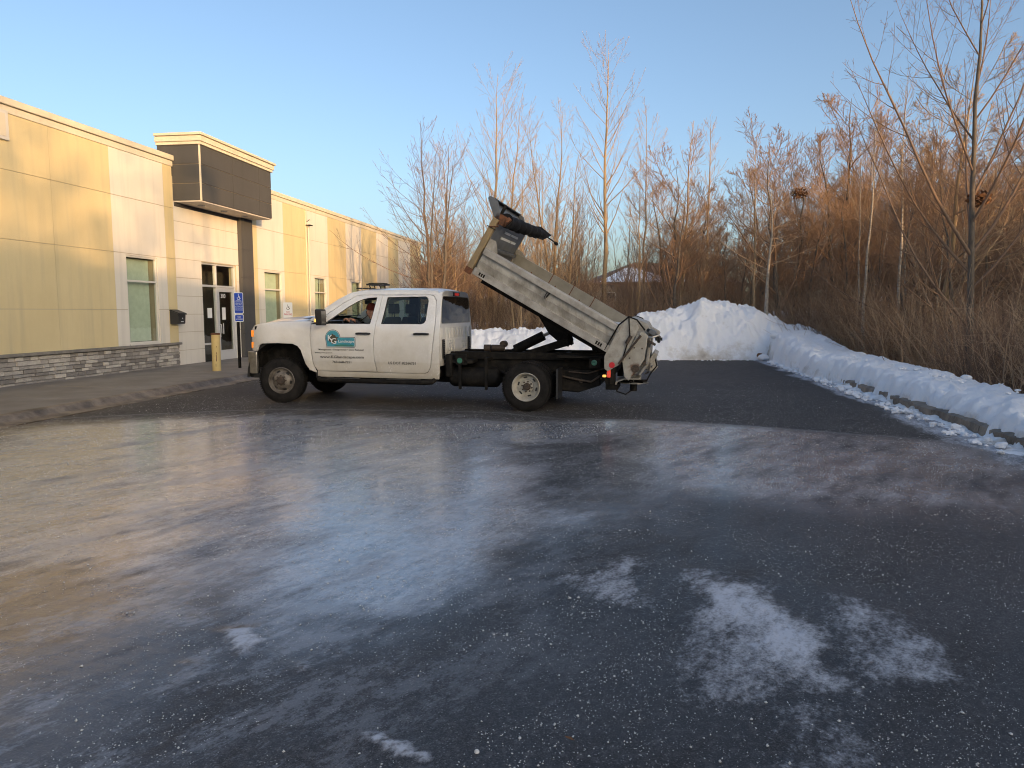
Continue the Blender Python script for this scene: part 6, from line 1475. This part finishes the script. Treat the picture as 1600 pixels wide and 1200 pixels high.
# ================================================================== BEHIND THE CAMERA (block added to shade the lot; trees seen in window reflections)
SH = Vector((math.sin(SUN_AZ), math.cos(SUN_AZ), 0)); SP = Vector((-SH.y, SH.x, 0))
def behind(d, p, z=0): v = Vector((0, 12, 0))+SH*d+SP*p; return (v.x, v.y, z)
M['precast'] = mat('precast_concrete', (.34, .32, .29), .85, color2=(.28, .265, .24), nscale=2)
wz = math.atan2(SP.y, SP.x)
t = thing('occluder', 'long plain concrete warehouse added unseen behind the viewer to shade the lot', 'building', behind(52, 42), wz)  # unseen mass added to keep the low sun off lot and truck
m = MB(); m.bx(-72, 72, -14, 14, -.5, 7.0); mk('wall', m, M['precast'], t)
m = MB(); m.bx(-72.2, 72.2, -14.2, 14.2, 7.0, 7.35); mk('parapet', m, M['charcoal'], t)
for k in range(-6, 7):
    for s_ in (1, -1): m = MB(); m.bx(k*11-1.6, k*11+1.6, s_*14.01-.05, s_*14.01+.05, .0, 3.2); mk('occluder_door', m, M['winframe'], t)
bg = 'bare trees in front of the warehouse behind the viewer'
for i in range(34):
    p = -20+i*3.1+rnd.uniform(-1.2, 1.2); d = rnd.uniform(24, 36); x, y, _ = behind(d, p)
    if y > -3: continue
    place_tree(kinds[rnd.choice((0, 1, 2, 4))], x, y, 'bare tree added for shade in front of the warehouse behind the viewer', bg, s=rnd.uniform(.62, .92), z=-.1)
for i in range(9):  # extra trees added to thin the sun on the near-left facade
    x, y, _ = behind(rnd.uniform(27, 42), -12+i*1.15+rnd.uniform(-.4, .4))
    place_tree(kinds[(0, 1, 4)[i % 3]], x, y, 'bare tree added for shade in front of the warehouse behind the viewer', bg, s=rnd.uniform(.85, 1.1), z=-.1)
# light pole whose shadow crosses the canopy
t = thing('lamp_post', 'tall steel parking lot lamp post with a curved arm, behind the viewer', 'lamp post', (10.64, -7.4, -.1), R(-98))
m = MB(); m.tube([(0, 0, 0), (0, 0, 7.6), (.06, 0, 8.45), (.25, 0, 8.75), (.5, 0, 8.8)], [.09, .07, .06, .055, .05], 12); mk('pole', m, M['matteblack'], t, smooth=50)
m = MB(); m.prism(roundpoly([(.45, 8.70), (1.05, 8.70), (1.0, 8.88), (.5, 8.9)], .04), lambda a, b, d: (a, d, b), -.2, .2); mk('lamp_head', m, M['matteblack'], t, bevel=.02)

# ================================================================== ROCK SALT SCATTERED ON THE LOT
def salt_grains():
    rg = np.random.default_rng(55); n = 165000
    r = rg.random(n); d = 2.2*np.exp(r*np.log(17/2.2)); a = rg.uniform(-.82, .82, n); x = d*np.tan(a)*.98; y = d
    # heavier drifts behind the truck and in a swath in front of it
    cl = fbm(x*2.3, y*2.3, 5, 93)
    w = .15+1.1*sstep(.46, .60, fbm(x*.7, y*.7, 4, 91))*1.0+1.6*sstep(.52, .66, cl)+1.9*np.exp(-((y-10.2-.02*x)/2.0)**2)+.5*(inpoly(x, y, HOLE) > 0)
    w = w*(.30+.70*sstep(3, 7, y))
    keep = (rg.random(n) < w/1.8) & (x > XL(y)+.05) & (x < XR(y)); x, y = x[keep], y[keep]; n = len(x)
    s = np.clip(rg.lognormal(-6.35, .5, n), .0009, .0075); s = np.where(y > 6, np.maximum(s, .0028), s)
    v0 = np.array([(1, 0, 0), (0, 1, 0), (-1, 0, 0), (0, -1, 0), (0, 0, .9), (0, 0, -.6)], float)
    th = rg.random(n)*6.28; c, s2 = np.cos(th), np.sin(th)
    V = np.repeat(v0[None], n, 0)*(s[:, None, None])*(1+.35*rg.normal(size=(n, 6, 1)))
    X = V[..., 0]*c[:, None]-V[..., 1]*s2[:, None]+x[:, None]; Y = V[..., 0]*s2[:, None]+V[..., 1]*c[:, None]+y[:, None]; Z = V[..., 2]+s[:, None]*.5+.001
    f0 = np.array([(0, 1, 4), (1, 2, 4), (2, 3, 4), (3, 0, 4), (1, 0, 5), (2, 1, 5), (3, 2, 5), (0, 3, 5)])
    F = (f0[None]+(np.arange(n)*6)[:, None, None]).reshape(-1, 3)
    me = np_mesh('salt_grains', np.stack([X, Y, Z], -1).reshape(-1, 3), F, M['salt'], smooth=False)
    tag(link('salt_grains', me), 'pale rock salt grains scattered over the icy asphalt', kind='stuff')
salt_grains()
def pebble(x, y, r, lb, m_='salt'):
    bm = bmesh.new(); bmesh.ops.create_icosphere(bm, subdivisions=2, radius=r)
    for v in bm.verts: v.co *= 1+.25*(vnoise(np.array([v.co.x*90+x*7]), np.array([v.co.y*90+v.co.z*60]), 9)[0]-.5)
    me = bpy.data.meshes.new('ice_lump'); bm.to_mesh(me); bm.free(); me.materials.append(M[m_]); return tag(link('ice_lump', me, loc=(x, y, r*.5)), lb, 'ice lump')
pebble(-.13, 2.53, .010, 'small white ice lump on the dark asphalt near the bottom of the view'); pebble(.03, 2.62, .006, 'tiny pale ice lump to the right of the bottom lump')
tag(link('wet_leaf', leaf_ball('wet_leaf', (0, 0, 0), .001, 1, 3), loc=(.22, 2.62, .003)), 'flat brown leaf frozen to the asphalt near the bottom', 'leaf')

for x, y, r, lb in ((8.15, 23.75, .10, 'dark muddy clod in the snow at the foot of the tall pile'), (8.55, 23.6, .07, 'small dark clod to the right of the muddy clod by the snow pile')):
    o = pebble(x, y, r, lb, 'deadleaf'); o.name = 'mud_clod'; o['category'] = 'clod'; o.location.z = .16

# loose crumbs of snow along the foot of the bank and pile
def crumbs():
    rg = np.random.default_rng(66); bm = bmesh.new(); n = 0
    for i in range(420):
        if i < 280: y = rg.uniform(7.5, 23); x = XR(y)+.05+abs(rg.normal())*.22-.12; z0 = .02
        elif i < 360: x = rg.uniform(-2, 8.3); y = 23.95-abs(rg.normal())*.18; z0 = .01
        else: y = rg.uniform(8, 23); x = XR(y)+.9+rg.random()*.5; z0 = .50
        r = float(np.clip(rg.lognormal(-3.5, .5), .012, .075))
        mt = Matrix.Translation((x, y, z0+r*.3)) @ Matrix.Rotation(rg.random()*6, 4, 'Z') @ Matrix.Diagonal((1+rg.random()*.5, 1, .7, 1))
        v = bmesh.ops.create_icosphere(bm, subdivisions=1, radius=r, matrix=mt)['verts']
        for q in v: q.co += Vector(rg.normal(size=3)*r*.16)
    me = bpy.data.meshes.new('snow_crumbs'); bm.to_mesh(me); bm.free(); me.materials.append(M['snow']); tag(link('snow_crumbs', me), 'small crumbs of snow and ice along the foot of the snow bank', kind='stuff')
crumbs()

for o in bpy.data.objects:
    if o.name == 'wet_leaf': o.scale = (.5, .5, .08)
